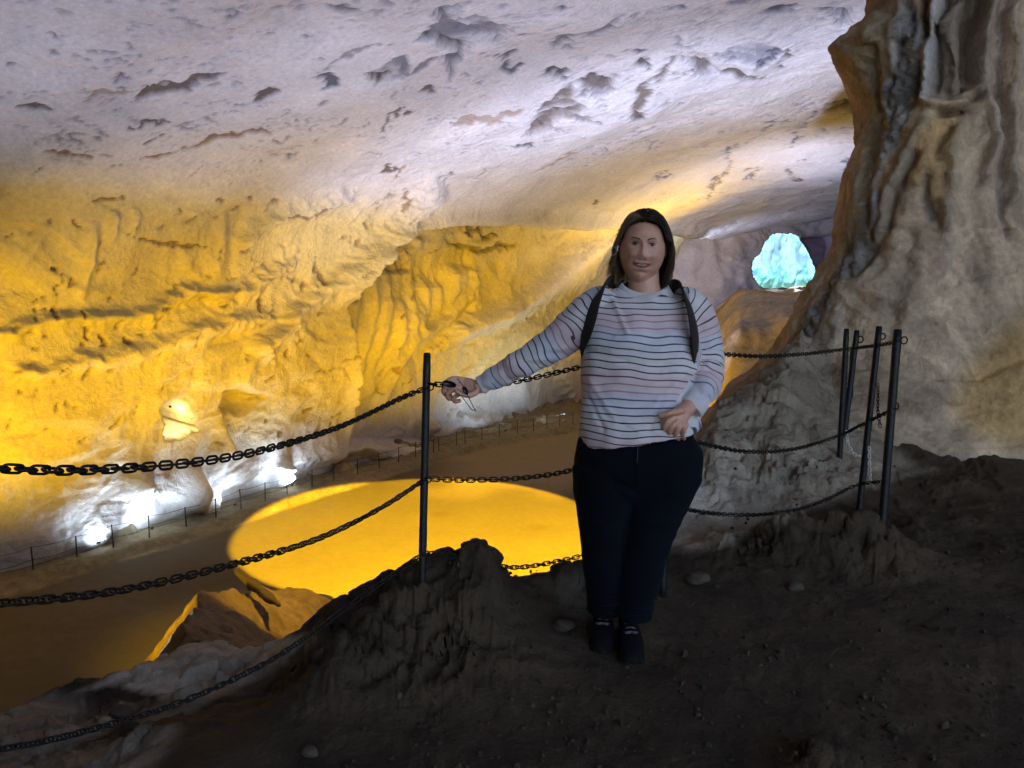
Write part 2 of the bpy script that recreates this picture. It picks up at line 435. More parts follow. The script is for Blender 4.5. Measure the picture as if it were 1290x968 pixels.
crack([(222, 183), (250, 178), (272, 172), (300, 168), (318, 165), (342, 170)], 4.0, 0.4, (0.18, 0.11, 0.05))  # thin shadow below a roof shelf, painted in brown
crack([(170, 190), (190, 189), (222, 183)], 2, 0.3, (0.18, 0.11, 0.05))
crack([(57, 184), (75, 182), (92, 188), (113, 191)], 3, 0.35, (0.18, 0.11, 0.05))
crack([(175, 167), (205, 160)], 1.6, 0.3, BROWN)
crack([(150, 150), (215, 143)], 1.4, 0.2, BROWN)
crack([(68, 62), (74, 66)], 5, 0.2, (0.2, 0.18, 0.17))
patch([(660, 167), (668, 150), (690, 130), (700, 118), (725, 104), (752, 97), (775, 100), (772, 112), (742, 122), (712, 140), (684, 158)], 0.5, (0.10, 0.075, 0.055), 3, 0.92, 0.5)
crack([(700, 139), (725, 141), (757, 144)], 4, 0.3, (0.2, 0.17, 0.14))
crack([(735, 104), (752, 100), (770, 108)], 7, 0.7, DK)
crack([(689, 101), (700, 96), (718, 98)], 5, 0.5, DK)
crack([(570, 160), (600, 150), (628, 146), (655, 142)], 6, 0.22, (0.26, 0.19, 0.13), 0.8)
crack([(797, 146), (796, 128), (808, 115), (822, 103), (842, 88), (856, 76)], 7, 0.4, (0.12, 0.09, 0.06))
crack([(800, 134), (804, 146)], 5, 0.5, DK)
patch([(838, 73), (862, 71), (890, 74), (906, 84), (904, 97), (886, 100), (876, 84), (855, 80)], 0.6, (0.09, 0.065, 0.045), 2.5, 0.9, 0.3)
crack([(910, 93), (926, 93), (945, 97), (962, 103)], 5, 0.45, BROWN)
patch([(906, 70), (924, 60), (948, 54), (967, 53), (985, 60), (980, 72), (956, 82), (935, 76), (920, 72)], 0.25, (0.17, 0.17, 0.19), 2.5, 0.7, 0.7)
crack([(985, 56), (986, 64), (968, 76), (952, 82)], 3, 0.3, GREY)
crack([(998, 53), (992, 76), (979, 103)], 3.5, 0.35, BROWN)
crack([(965, 24), (980, 20), (1004, 17)], 5, 0.4, GREY)
patch([(1052, 15), (1070, 16), (1068, 37), (1054, 36)], 0.7, (0.06, 0.05, 0.045), 1.5, 0.9)
crack([(1030, 20), (1050, 17)], 4, 0.3, GREY)
crack([(1036, 142), (1050, 137), (1066, 134), (1090, 138)], 6, 0.6, (0.10, 0.10, 0.09))
crack([(1026, 132), (1020, 152), (1008, 172), (994, 187)], 2.6, 0.35, GREY)
crack([(948, 178), (930, 190), (918, 198), (923, 212), (915, 224), (900, 238), (889, 251)], 2.4, 0.35, (0.16, 0.14, 0.13))
crack([(958, 160), (972, 152), (992, 147)], 2.2, 0.3, GREY)
crack([(990, 212), (1000, 220), (1010, 230), (1000, 228), (990, 214)], 1.8, 0.25, BROWN)
crack([(1060, 208), (1070, 205)], 3.0, 0.3, GREY)
crack([(698, 74), (712, 56), (740, 46), (768, 34), (788, 17)], 5, 0.35, (0.14, 0.135, 0.14))
crack([(716, 58), (719, 74)], 5, 0.5, DK)
crack([(684, 38), (700, 34), (708, 28), (684, 42)], 3, 0.35, GREY)
crack([(645, 50), (680, 52)], 3, 0.2, GREY)
crack([(690, 0), (720, 6)], 4, 0.3, GREY)
crack([(838, 21), (870, 18)], 3, 0.3, GREY)
crack([(915, 12), (940, 6)], 4, 0.25, (0.2, 0.2, 0.22))
crack([(812, 76), (816, 92)], 5, 0.45, DK)
crack([(778, 66), (800, 70), (822, 68)], 2.5, 0.25, GREY)
crack([(654, 181), (664, 178), (673, 181)], 4, 0.4, (0.1, 0.08, 0.07))
crack([(674, 212), (700, 198), (726, 183)], 3, 0.2, TAN)
crack([(535, 124), (545, 120), (552, 126)], 5, 0.3, BROWN)
crack([(508, 143), (518, 141)], 4, 0.25, BROWN)
crack([(480, 160), (496, 146), (510, 134)], 3, 0.2, BROWN)
crack([(475, 220), (488, 208), (500, 212)], 4, 0.3, BROWN)
crack([(494, 228), (505, 212), (515, 205)], 3, 0.4, (0.2, 0.12, 0.05))
crack([(628, 90), (640, 92), (664, 90)], 3, 0.25, GREY)
crack([(610, 82), (640, 86), (655, 78)], 2, 0.2, GREY)
crack([(745, 254), (752, 247)], 3, 0.25, BROWN)
for q in range(80):                                 # small pits and flakes in the roof, following its lay
    rr = random.Random(q * 7 + 3)
    x0 = rr.uniform(0, 1060); y0 = rr.uniform(0, 60 + 170 * rr.random() if rr.random() < .5 else 230)
    a = rr.uniform(-0.6, 0.1); L = rr.uniform(4, 20)
    sel = (np.abs(px - x0) < 45) & (np.abs(py - y0) < 45)
    d, t = pdist(jx[sel], jy[sel], [(x0, y0), (x0 + L * math.cos(a) * .5, y0 + L * math.sin(a) * .5 + rr.uniform(-2, 2)), (x0 + L * math.cos(a), y0 + L * math.sin(a))])
    m = (1 - sst(0.5, 1.2, d / rr.uniform(0.8, 1.7))) * vis[sel]
    disp[sel] -= 0.12 * m
    tint[sel] = tint[sel] * (1 - .75 * m[:, None]) + .75 * m[:, None] * np.array(rr.choice([GREY, BROWN, TAN]))
# thin bedding cracks running with the roof, thickest towards the middle and right
al = np.stack([FL[:, 0] * 0.66 + FL[:, 1] * 0.75, FL[:, 0] * 0.75 - FL[:, 1] * 0.66, FL[:, 2]], 1)
for scl, sd_, kk in (((5.0, 1.3, 1.3), 201, 0.955), ((2.6, 0.8, 0.8), 202, 0.95)):
    rg = 1 - np.abs(fbm(al + 0.5 * vnoise(FL, 1.0, 207)[:, None], scl, 4, sd_, 0.55)) * 2.2
    zone = sst(-0.05, 0.35, fbm(FL, 5, 2, sd_ + 5) + 0.25 * sst(380, 560, px) - 0.25 * sst(240, 120, px * 0 + 240 - py) * 0 - 0.35 * sst(120, 240, py)) * roofm * vis
    mk_ = sst(kk, kk + 0.035, rg) * zone
    disp -= 0.10 * mk_; paint(mk_ * 0.75, (0.15, 0.14, 0.15))
# roof bulges between the gashes
for (x0, y0, r, hgt) in [(610, 120, 60, 0.35), (760, 150, 70, 0.4), (880, 140, 60, 0.35), (700, 20, 60, 0.3), (960, 120, 50, 0.3), (470, 180, 50, 0.3), (250, 140, 90, 0.3)]:
    disp += 0.4 * hgt * np.exp(-((px - x0) ** 2 + (1.8 * (py - y0)) ** 2) / r ** 2) * vis
# the lip where roof meets wall, and the deep bay under it
bay = polymask(px + 0.4 * (jx - px), py + 0.4 * (jy - py), [(436, 372), (462, 330), (478, 306), (505, 291), (560, 283), (640, 280), (770, 291), (900, 305), (905, 420), (720, 540), (560, 560), (450, 560), (452, 450)], 7) * vis
disp -= 1.5 * bay
lip = np.exp(-(pdist(px, py, [(430, 372), (462, 322), (500, 284), (560, 274), (650, 270), (780, 280), (880, 292)])[0] / 9.0) ** 2) * vis
disp += 0.55 * lip
flat = polymask(jx, jy, [(600, 286), (800, 292), (800, 330), (600, 440), (560, 470), (612, 390)], 6) * vis
disp += 0.5 * flat
diag = np.exp(-(pdist(px, py, [(800, 300), (740, 330), (660, 390), (600, 420)])[0] / 13.0) ** 2) * vis
disp += 0.7 * diag; paint(diag * 0.8, (0.56, 0.54, 0.52))
edge = np.exp(-(pdist(px, py, [(606, 345), (608, 372), (590, 400), (545, 432), (528, 462), (500, 520)])[0] / 7.0) ** 2) * vis
disp += 0.5 * edge
crack([(500, 290), (530, 284), (560, 289)], 4, 0.8, DK, 0.6)
crack([(585, 293), (610, 297), (640, 303)], 3, 0.6, BROWN, 0.6)
crack([(578, 310), (600, 316), (630, 318), (660, 313)], 4, 0.6, BROWN, 0.5)
patch([(478, 312), (520, 305), (545, 318), (540, 345), (505, 348), (498, 330), (482, 322)], 0.9, TAN, 4, 0.5, 0.8)
# upright flutes of flowstone
for pts, w, hgt in [([(468, 330), (462, 400), (450, 500), (440, 560)], 7, 0.7), ([(484, 345), (482, 420), (470, 500)], 6, 0.8), ([(500, 340), (500, 420), (492, 480)], 7, 0.9),
                    ([(518, 352), (520, 430), (512, 480)], 7, 0.8), ([(536, 350), (536, 410), (530, 450)], 6, 0.7), ([(556, 345), (556, 380), (545, 430)], 8, 0.8), ([(590, 335), (592, 360), (585, 395)], 8, 0.8), ([(572, 350), (574, 400)], 5, 0.5),
                    ([(110, 268), (108, 330), (98, 385)], 5, 0.6), ([(137, 255), (132, 310)], 5, 0.6), ([(165, 255), (162, 296)], 5, 0.45), ([(278, 262), (270, 330), (262, 380)], 6, 0.5), ([(310, 270), (296, 330)], 5, 0.4), ([(60, 270), (40, 310), (10, 350)], 6, 0.4), ([(545, 305), (546, 325)], 7, 0.7)]:
    d, t = pdist(px + 2.5 * vnoise(FL, 1.6, 61), py, pts)
    tp_ = np.clip(np.minimum(t / 0.25, (1 - t) / 0.4), 0.0, 1); m = np.exp(-(d / (w * 1.25)) ** 2) * vis * tp_; disp += (0.45 if pts[0][0] < 400 else 0.8) * hgt * m; paint(m * 0.4, (0.56, 0.49, 0.30))
stre = vnoise(FL, (0.45, 0.45, 6.0), 64) * polymask(px, py, [(445, 320), (610, 300), (610, 400), (540, 470), (430, 560)], 14) * vis
disp += 0.12 * stre
# diagonal ribs and folds on the wall, left of the bay
for pts, w, hgt in [([(430, 365), (470, 318), (515, 262), (540, 240)], 15, 0.8), ([(330, 440), (370, 392), (420, 350), (460, 310)], 12, 0.6), ([(300, 480), (330, 440), (360, 400)], 8, 0.4),
                    ([(180, 400), (230, 370), (300, 372), (360, 330)], 8, 0.5), ([(0, 420), (90, 400), (170, 400)], 8, 0.35), ([(20, 470), (120, 455), (240, 420), (330, 400)], 8, 0.4), ([(300, 300), (340, 270), (400, 262), (430, 246)], 8, 0.45)]:
    d, t = pdist(jx, jy, pts); m = np.exp(-(d / w) ** 2) * vis; disp += hgt * m
YB = (0.16, 0.10, 0.05)
for pts, w in [([(79, 344), (80, 352), (70, 366), (74, 374)], 1.8), ([(160, 297), (190, 303), (225, 306), (252, 307)], 2.6), ([(190, 394), (196, 391), (212, 390)], 2.6), ([(38, 402), (44, 406)], 3),
               ([(62, 400), (66, 408)], 3), ([(100, 394), (103, 402)], 4), ([(105, 410), (110, 425)], 2.5), ([(126, 420), (132, 434)], 2), ([(153, 428), (158, 436)], 3.5), ([(238, 424), (242, 440)], 2),
               ([(60, 277), (65, 284)], 2), ([(110, 247), (128, 243), (146, 242)], 3.5), ([(145, 238), (146, 250)], 2.5), ([(320, 398), (328, 380), (334, 366)], 2.5), ([(195, 446), (198, 440)], 2),
               ([(360, 440), (362, 450)], 3), ([(22, 487), (28, 490)], 3), ([(268, 250), (275, 246)], 2.5), ([(310, 245), (318, 248)], 2.5), ([(285, 262), (292, 258)], 2), ([(352, 268), (385, 262), (408, 258)], 2.2),
               ([(426, 246), (418, 256), (405, 270)], 2.2), ([(512, 236), (508, 250), (500, 262)], 3.5), ([(400, 320), (396, 360)], 2), ([(0, 300), (20, 292)], 2), ([(90, 275), (95, 285)], 2), ([(378, 365), (385, 355)], 2.5), ([(50, 540), (53, 545)], 2.5)]:
    crack(pts, w, 0.22, YB, 0.8)
for q in range(130):
    rr = random.Random(q * 13 + 1)
    x0 = rr.uniform(0, 620); y0 = rr.uniform(245, 560); a = rr.uniform(-1.5, 0.2); L = rr.uniform(3, 14)
    sel = (np.abs(px - x0) < 40) & (np.abs(py - y0) < 40)
    d, t = pdist(jx[sel], jy[sel], [(x0, y0), (x0 + L * math.cos(a), y0 + L * math.sin(a))])
    m = (1 - sst(0.5, 1.3, d / rr.uniform(0.9, 2.0))) * vis[sel]; disp[sel] -= 0.15 * m
    tint[sel] = tint[sel] * (1 - .6 * m[:, None]) + .6 * m[:, None] * np.array(YB)
# hollows along the foot of the wall, lit from inside by white lamps
def hollow(pts, depth, soft=6):
    global disp
    disp = disp - depth * polymask(jx, jy, pts, soft) * vis
hollow([(196, 512), (205, 505), (232, 508), (238, 520), (240, 545), (225, 552), (204, 552), (206, 535)], 3.2, 3)
hollow([(130, 690), (170, 640), (200, 625), (245, 640), (262, 670), (235, 690)], 0.7)
hollow([(270, 660), (280, 620), (330, 600), (400, 585), (470, 572), (500, 580), (420, 610)], 0.7)
hollow([(278, 500), (296, 490), (330, 500), (300, 520), (285, 522)], 0.8)
hollow([(600, 520), (640, 490), (720, 470), (740, 500), (740, 530)], 0.8)
for x0, y0, w, h2, hgt in [(278, 560, 6, 22, 1.0), (240, 620, 12, 30, 1.2), (172, 610, 10, 14, 0.8), (362, 600, 6, 14, 1.5), (565, 540, 6, 10, 1.2)]:
    disp += hgt * np.exp(-((px - x0) / w) ** 2 - ((py - y0) / h2) ** 2) * vis
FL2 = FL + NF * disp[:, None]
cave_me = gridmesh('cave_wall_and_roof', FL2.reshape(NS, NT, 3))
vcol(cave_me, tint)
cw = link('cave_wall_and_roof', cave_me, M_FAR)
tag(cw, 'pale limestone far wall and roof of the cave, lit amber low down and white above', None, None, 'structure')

# ------------------------------------------------------------------ far end of the tunnel with the mouth to daylight
HOLE = [(973, 295), (990, 294), (1004, 297), (1008, 303), (1013, 309), (1019, 318), (1022, 326), (1027, 338), (1027, 348), (1024, 357), (1022, 361), (1008, 362), (1000, 365), (990, 367), (976, 367), (965, 364), (956, 359), (950, 350), (947, 338), (949, 328), (957, 320), (962, 308), (968, 300)]
def end_wall():
    DE = 77.0
    hp = catmull([(x, y, 0) for x, y in HOLE + [HOLE[0]]], 9)[:-1, :2]
    n = len(hp); c = hp.mean(0); rng = np.random.RandomState(4)
    jit = rng.uniform(-0.9, 0.9, hp.shape)
    rings = []
    an_ = np.arctan2(hp[:, 1] - c[1], hp[:, 0] - c[0]); circ = c + 38 * np.stack([np.cos(an_), np.sin(an_)], 1)
    hp2 = [hp * (1 - b_ / 20) + circ * (b_ / 20) for b_ in range(21)]
    for dy, sc_ in [(9, 1.5), (7, 1.25), (4.5, 1.1), (2.5, 1.03), (1.0, 0.995)]:      # the passage behind the mouth
        rings.append([unproj(*(c + (q - c) * sc_ + j_), DE + dy) for q, j_ in zip(hp, jit)])
    for kq in range(46):
        sc_ = 1.0 + 0.055 * kq + 0.0022 * kq * kq
        rings.append([unproj(*(c + (q - c) * sc_ + j_ * max(0, 1 - kq / 6)), DE - 0.06 * kq) for q, j_ in zip(hp2[min(kq, 20)], jit)])
    P_ = np.array(rings); fl = P_.reshape(-1, 3)
    amp = np.clip((np.arange(len(rings)) - 4) / 6.0, 0, 1)
    w = fl + 1.5 * np.stack([vnoise(fl, 3, 3), vnoise(fl, 3, 4), vnoise(fl, 3, 5)], 1)
    dsp = 1.4 * fbm(w, (3, 3, 5), 4, 8, 0.55) + 0.5 * terrace(fbm(w, (2, 2, 4), 3, 19), 5, .15)
    fl = fl + np.array([0, -1.0, 0]) * (dsp * np.repeat(amp, n))[:, None]
    qx, qy, _ = proj(fl)
    rec = polymask(qx, qy, [(1010, 300), (1056, 296), (1052, 330), (1034, 348), (1026, 330)], 2) * np.repeat(amp, n)
    fl[:, 1] += 2.5 * rec
    led = polymask(qx, qy, [(950, 372), (975, 366), (1020, 372), (1018, 380), (960, 382)], 2) * np.repeat(amp, n); fl[:, 1] -= 1.0 * led
    me = gridmesh('far_mouth_wall', fl.reshape(len(rings), n, 3), closed_v=True)
    tn = np.ones((len(fl), 3)) * np.array([0.36, 0.32, 0.30]) * (1 + 0.3 * fbm(w, (1.5, 1.5, 5), 3, 9))[:, None]
    tn = tn * (1 - rec[:, None]) + rec[:, None] * np.array([0.36, 0.29, 0.36]); tn = tn * (1 - led[:, None]) + led[:, None] * np.array([0.6, 0.58, 0.56])
    vcol(me, tn)
    return tag(link('far_mouth_wall', me, M_FAR), 'rock wall round the small bright mouth at the far end of the cave', None, None, 'structure')
end_wall()
def outer_rock():
    nx_, nz_ = 220, 150
    X, Z = np.meshgrid(np.linspace(18, 52, nx_), np.linspace(-16, 16, nz_), indexing='ij')
    P_ = np.stack([X, np.full_like(X, 104.0) + 0.35 * np.abs(Z), Z], -1); fl = P_.reshape(-1, 3)
    w = fl + 0.5 * np.stack([vnoise(fl, 1.2, 13), vnoise(fl, 1.2, 14), vnoise(fl, 1.2, 15)], 1)
    d = 0.7 * fbm(w, (1.6, 2, 6), 4, 18, 0.6) + 0.35 * fbm(w, (0.6, 1, 5), 3, 29, 0.6)
    fl[:, 1] -= d
    me = gridmesh('outer_cliff', fl.reshape(nx_, nz_, 3))
    t_ = np.ones((len(fl), 3)) * np.array([0.20, 0.60, 0.66]) * (0.85 + 0.5 * fbm(w, (0.4, 2, 3), 4, 30, 0.6))[:, None]  # turquoise of the sky's light put into the rock colour
    up_ = sst(0.5, 2.0, fl[:, 2])[:, None]; t_ = t_ * (1 - up_) + up_ * np.array([0.17, 0.36, 0.52]) * (0.9 + 0.6 * fbm(w, (0.6, 2, 4), 3, 37))[:, None]
    band = np.exp(-((fl[:, 2] - 0.6 - 0.8 * vnoise(fl, 1.5, 38)) / 1.0) ** 2)
    lf = fbm(fl, (0.8, 1, 0.7), 4, 45, 0.65)
    mm = (sst(-0.05, 0.2, lf + 0.5 * (band - 0.75)) * 0.85)[:, None]
    t_ = t_ * (1 - mm) + mm * np.where((vnoise(fl, (0.7, 1, 0.7), 46) > 0.1)[:, None], np.array([0.06, 0.30, 0.16]), np.array([0.04, 0.16, 0.34]))
    t_ = np.clip(t_ * 0.8, 0.02, 0.9)
    vcol(me, t_)
    return tag(link('outer_cliff', me, M_OUT), 'rock face outside the far mouth, blue skylight painted in as turquoise', None, None, 'structure')
outer_rock()

# ------------------------------------------------------------------ the cave goes on behind the photographer: a side wall with the entrance in it
def entrance_wall(pl_, name_):
    pts = catmull([(a, b, 0) for a, b in pl_], 14)[:, :2]; zz_ = np.linspace(-13, 15, 40)
    P_ = np.zeros((len(pts), 40, 3)); P_[..., 0] = pts[:, None, 0]; P_[..., 1] = pts[:, None, 1]; P_[..., 2] = zz_[None]
    n_ = grid_normals(P_); f_ = P_.reshape(-1, 3); f_ = f_ + n_.reshape(-1, 3) * (0.9 * fbm(f_, 3.5, 4, 301))[:, None]
    me = gridmesh(name_, f_.reshape(P_.shape)); vcol(me, np.ones((len(f_), 3)) * np.array([0.36, 0.31, 0.25]))
    tag(link(name_, me, M_FAR), 'rough side wall of the cave behind the photographer', None, None, 'structure')
entrance_wall([(-66, -36), (-52, -50), (-41.7, -57), (-28, -41), (-14, -25), (-5, -15), (-1.6, -10.5)], 'entrance_wall')
entrance_wall([(8.2, 0.6), (12, 4.6), (20, 13.6), (31, 26), (45, 42), (58, 58), (60, 80), (58, 96)], 'side_wall')
# ------------------------------------------------------------------ ground: one sheet from the photographer's feet to the horizon
# rim of the upper level as seen over it: photo column, row, distance
RIM = [(-400, 1010, 2.6), (-100, 950, 2.8), (0, 915, 3.0), (50, 893, 3.2), (100, 870, 3.4), (150, 848, 3.6), (200, 826, 3.8), (230, 812, 4.0), (262, 806, 4.1), (300, 816, 3.9), (335, 825, 3.65), (360, 815, 3.5), (380, 803, 3.4), (400, 785, 3.35),
       (430, 757, 3.35), (470, 735, 3.35), (500, 718, 3.3), (540, 703, 3.3), (575, 697, 3.25), (600, 690, 3.25), (612, 691, 3.25), (625, 700, 3.3), (645, 722, 3.35), (674, 715, 3.45), (704, 712, 3.5), (735, 707, 3.6), (780, 675, 4.0), (830, 620, 4.6), (870, 565, 5.3), (890, 541, 5.6),
       (905, 508, 5.9), (925, 496, 6.1), (950, 481, 6.3), (985, 446, 6.5), (1010, 415, 6.8), (1060, 400, 7.5), (1400, 380, 8.5), (3000, 380, 8.5)]
rc = np.array([r[0] for r in RIM], float)
rp = np.array([unproj(*r) for r in RIM])
r_y = rp[:, 1]; r_z = rp[:, 2]; r_a = rp[:, 0] / rp[:, 1]
FLR = -1.42
spur = np.array([unproj(320, 860, 4.6), unproj(255, 824, 7.0), unproj(228, 795, 11), unproj(250, 756, 16.0), unproj(330, 738, 19.5)])
def seg_dist(x, y, pts):
    best = np.full(x.shape, 1e9); zz_ = np.zeros(x.shape); sg = np.zeros(x.shape)
    for i in range(len(pts) - 1):
        a, b = pts[i], pts[i + 1]; dx, dy = b[0] - a[0], b[1] - a[1]; L2 = dx * dx + dy * dy
        t = np.clip(((x - a[0]) * dx + (y - a[1]) * dy) / L2, 0, 1)
        d = np.hypot(x - a[0] - t * dx, y - a[1] - t * dy); m = d < best
        best = np.where(m, d, best); zz_ = np.where(m, a[2] + t * (b[2] - a[2]), zz_)
        sg = np.where(m, (x - a[0]) * dy - (y - a[1]) * dx, sg)
    return best, zz_, sg
def height(x, y):
    """ground height, and masks used for its colour"""
    shp = x.shape; x = x.ravel(); y = y.ravel()
    Q = np.stack([x, y, np.zeros_like(x)], 1)
    yy = np.maximum(y, 0.05); a = np.clip(x / yy, -3, 3)
    a = np.where(y < 0.3, np.sign(x) * 3, a)
    yr = np.interp(a, r_a, r_y) * (1 + 0.02 * vnoise(Q, 0.5, 3)); zr = np.interp(a, r_a, r_z)
    colp = CX + F * a
    y0 = np.interp(colp, [-400, 0, 300, 420, 620, 680, 760, 900, 1000, 3000], [1.2, 1.5, 2.2, 2.62, 2.68, 2.95, 3.1, 4.2, 4.8, 5.4])
    t = np.clip((y - y0) / (yr - y0), 0, 1)
    z = FLR + (zr - FLR) * (t * t * (3 - 2 * t) * 0.65 + 0.35 * t)
    # rough rock up on the mound, level trodden earth elsewhere
    rough = sst(0.05, 0.6, t) * 0.9 + 0.1
    W = Q + 0.25 * np.stack([vnoise(Q, 0.5, 8), vnoise(Q, 0.5, 9), vnoise(Q, 0.5, 10)], 1)
    fade = 1 - 0.75 * sst(0.8, 1.0, t) * (t <= 1)
    c1, c2, cvv = cells(W, 0.30, 401); e1, e2, ev = cells(W, 0.13, 402)
    chunk = 0.07 * (cvv - 0.5) * sst(0.02, 0.22, c2 - c1) + 0.03 * (ev - 0.5) * sst(0.02, 0.25, e2 - e1) - 0.012 * (1 - sst(0.0, 0.12, c2 - c1))
    nzr = rough * fade * (0.25 * chunk + 0.10 * fbm(W, 0.7, 4, 4, 0.55) + 0.09 * terrace(fbm(W, 0.55, 3, 14), 4, 0.12) + 0.030 * fbm(W, 0.17, 4, 24, 0.65) + 0.03 * terrace(fbm(W, 0.2, 3, 25), 3, 0.12))
    z += nzr
    mid = sst(3.2, 4.2, y) * sst(780, 860, colp) * (t < 1)
    z += mid * (0.05 * fbm(W, 0.45, 5, 26, 0.6) + 0.05 * terrace(fbm(W, 0.3, 3, 27), 4, 0.12))
    z += 0.012 * fbm(Q, 0.25, 4, 6, 0.6) + 0.006 * fbm(Q, 0.06, 3, 7, 0.6) + 0.02 * fbm(Q, 1.3, 2, 16)
    # second hump, right of the person, and small ones
    for cx_, cy_, dep, hgt, rx, ry in [(1040, 685, 3.95, 0.15, 0.34, 0.28), (950, 700, 3.9, 0.07, 0.35, 0.3), (560, 770, 2.95, 0.12, 0.35, 0.3), (440, 860, 2.75, 0.10, 0.2, 0.2), (1040, 958, 2.25, 0.07, 0.13, 0.1), (1010, 600, 5.2, 0.12, 0.5, 0.3), (930, 620, 4.9, 0.1, 0.4, 0.3), (1115, 690, 3.9, 0.05, 0.2, 0.2)]:
        c = unproj(cx_, cy_, dep)
        e = np.exp(-((x - c[0]) / rx) ** 2 - ((y - c[1]) / ry) ** 2)
        z += hgt * e * (1 + 0.9 * fbm(W, 0.20, 5, 44, 0.65)); rough = np.maximum(rough, e)
    # beyond the rim: the drop to the lower hall
    over = np.clip(y - yr, 0, None)
    rightm = sst(1000, 1080, colp)
    over2 = over * over / (over + 0.35)
    drop = over2 * (1.4 + 0.3 * vnoise(Q, 2.0, 51))
    zl = zr + nzr + 0.012 * fbm(Q, 0.25, 4, 6, 0.6) + 0.02 * fbm(Q, 1.3, 2, 16) - drop * (1 - rightm) + 0.5 * fbm(Q, 1.6, 4, 53) * np.clip(over / 2, 0, 1)
    z = np.where(y > yr, zl, z)
    sdist, sz, sg = seg_dist(x, y, spur)
    side = np.where(sg > 0, 0.55, 1.1) + 0.15 * vnoise(Q, 2.0, 58)
    zs = sz - sdist * side - 0.15 * np.clip(sdist, 0, 1) + 0.35 * fbm(Q, 1.1, 5, 57, 0.6)
    z = np.where((y > yr + 0.4) & (y < 26), np.maximum(z, zs), z)
    # lower hall: earth floor, raised path along the wall
    fd, _, fs = seg_dist(x, y, path_fence)
    sfd = np.where(fs > 0, fd, -fd)              # positive on the hall side
    low = PATH_Z + (FLOOR_Z - PATH_Z) * sst(0.25, 0.95, sfd + 0.12 * vnoise(Q, 1.2, 5)) + 0.07 * fbm(Q, 2.5, 4, 59)
    low = low + 0.08 * fbm(Q, 0.9, 3, 60) * np.exp(-((sfd - 0.6) / 0.5) ** 2) + 0.7 * np.clip(fbm(Q, 0.9, 3, 66), 0, 1) * sst(-0.3, -1.0, sfd)
    # right side: bank climbing to the passage and the far mouth
    bt = sst(0.17, 0.30, a) * sst(14, 20, y)
    bank = -4.6 + 3.55 * sst(24, 34, y + 5 * vnoise(Q, (3, 3, 1), 71) ) + 0.6 * fbm(Q, 2.5, 5, 72) - 0.3 * sst(40, 75, y)
    lw = low * (1 - bt) + bank * bt
    spm = (zs > low + 0.02) & (y < 24)
    z = np.where(y > yr, np.maximum(z, lw), z)
    far = sst(110, 130, np.hypot(x, y)); z = z * (1 - far) + (-12) * far
    back = sst(6, 14, -y); z = z * (1 - back) + (-1.6) * back * (1 - far) + z * 0 
    rs = lambda q: q.reshape(shp)
    return rs(z), dict(t=rs(t), y=rs(y), yr=rs(yr), over=rs(over), sfd=rs(sfd), spur=rs(spm.astype(float)), bank=rs(bt), a=rs(a), rough=rs(rough), low=rs(lw))
an = np.concatenate([np.linspace(-180, -42, 60, endpoint=False), np.linspace(-42, 42, 860, endpoint=False), np.linspace(42, 180, 60, endpoint=False)])
ra = np.concatenate([np.geomspace(0.3, 1.6, 14, endpoint=False), np.linspace(1.6, 9.0, 330, endpoint=False), np.geomspace(9.0, 90, 400, endpoint=False), np.geomspace(90, 900, 14)])
A_, R_ = np.meshgrid(np.radians(an), ra, indexing='ij')
GX, GY = R_ * np.sin(A_), R_ * np.cos(A_)
GZ, gm = height(GX, GY)
GP = np.stack([GX, GY, GZ], -1); gf = GP.reshape(-1, 3)
GN = grid_normals(GP); GN *= np.where(GN[..., 2:] < 0, -1, 1)
nf_ = gf.copy(); dist_ = np.hypot(nf_[:, 0], nf_[:, 1])
sel = (dist_ < 8.5) & (nf_[:, 1] > 1.2) & (np.abs(nf_[:, 0]) < 6)
S_ = nf_[sel]; Wc = S_ + 0.06 * np.stack([vnoise(S_, 0.12, 8), vnoise(S_, 0.12, 9), vnoise(S_, 0.12, 10)], 1)
b1, b2, bv = cells(Wc, (0.24, 0.24, 0.15), 411); f1, f2, fv = cells(Wc, 0.095, 412)
steep = np.clip(1.25 - GN.reshape(-1, 3)[sel][:, 2], 0.1, 1)
msk = np.clip(gm['rough'].ravel()[sel], 0, 1) * sst(0.02, 0.35, np.maximum(gm['t'].ravel()[sel], (gm['rough'].ravel()[sel] - 0.3)))
dn = 0.048 * (bv - 0.5) * sst(0.0, 0.15, b2 - b1) + 0.020 * (fv - 0.5) * sst(0.0, 0.2, f2 - f1) - 0.010 * (1 - sst(0.0, 0.14, b2 - b1)) + 0.007 * fbm(Wc, 0.06, 3, 413, 0.6)
gf[sel] = S_ + GN.reshape(-1, 3)[sel] * (dn * msk)[:, None]
GP = gf.reshape(GP.shape)
me = gridmesh('ground', GP, closed_u=True, flip=False)
# colours of the earth and stone themselves
dark = np.array([0.053, 0.035, 0.021]); rockc = np.array([0.34, 0.275, 0.205]); pale = np.array([0.55, 0.46, 0.36]); earth = np.array([0.10, 0.075, 0.05])
t = gm['t'].ravel(); over = gm['over'].ravel(); y = gf[:, 1]; x = gf[:, 0]
gpx, gpy, gdep = proj(gf); gpx = np.nan_to_num(gpx, nan=-9999); gpy = np.nan_to_num(gpy, nan=-9999)
C = np.ones((len(gf), 3)) * dark
W = gf + 0.3 * np.stack([vnoise(gf, 0.6, 8), vnoise(gf, 0.6, 9), vnoise(gf, 0.6, 10)], 1)
C *= (1 + 0.5 * fbm(W, 0.5, 6, 110, 0.65))[:, None]
nearm = (gdep < 9) & (y > 0)
def gpaint(m, col):
    global C
    m = np.clip(m, 0, 1)[:, None]; C = C * (1 - m) + np.array(col) * m
nz = fbm(W, 0.35, 4, 120)
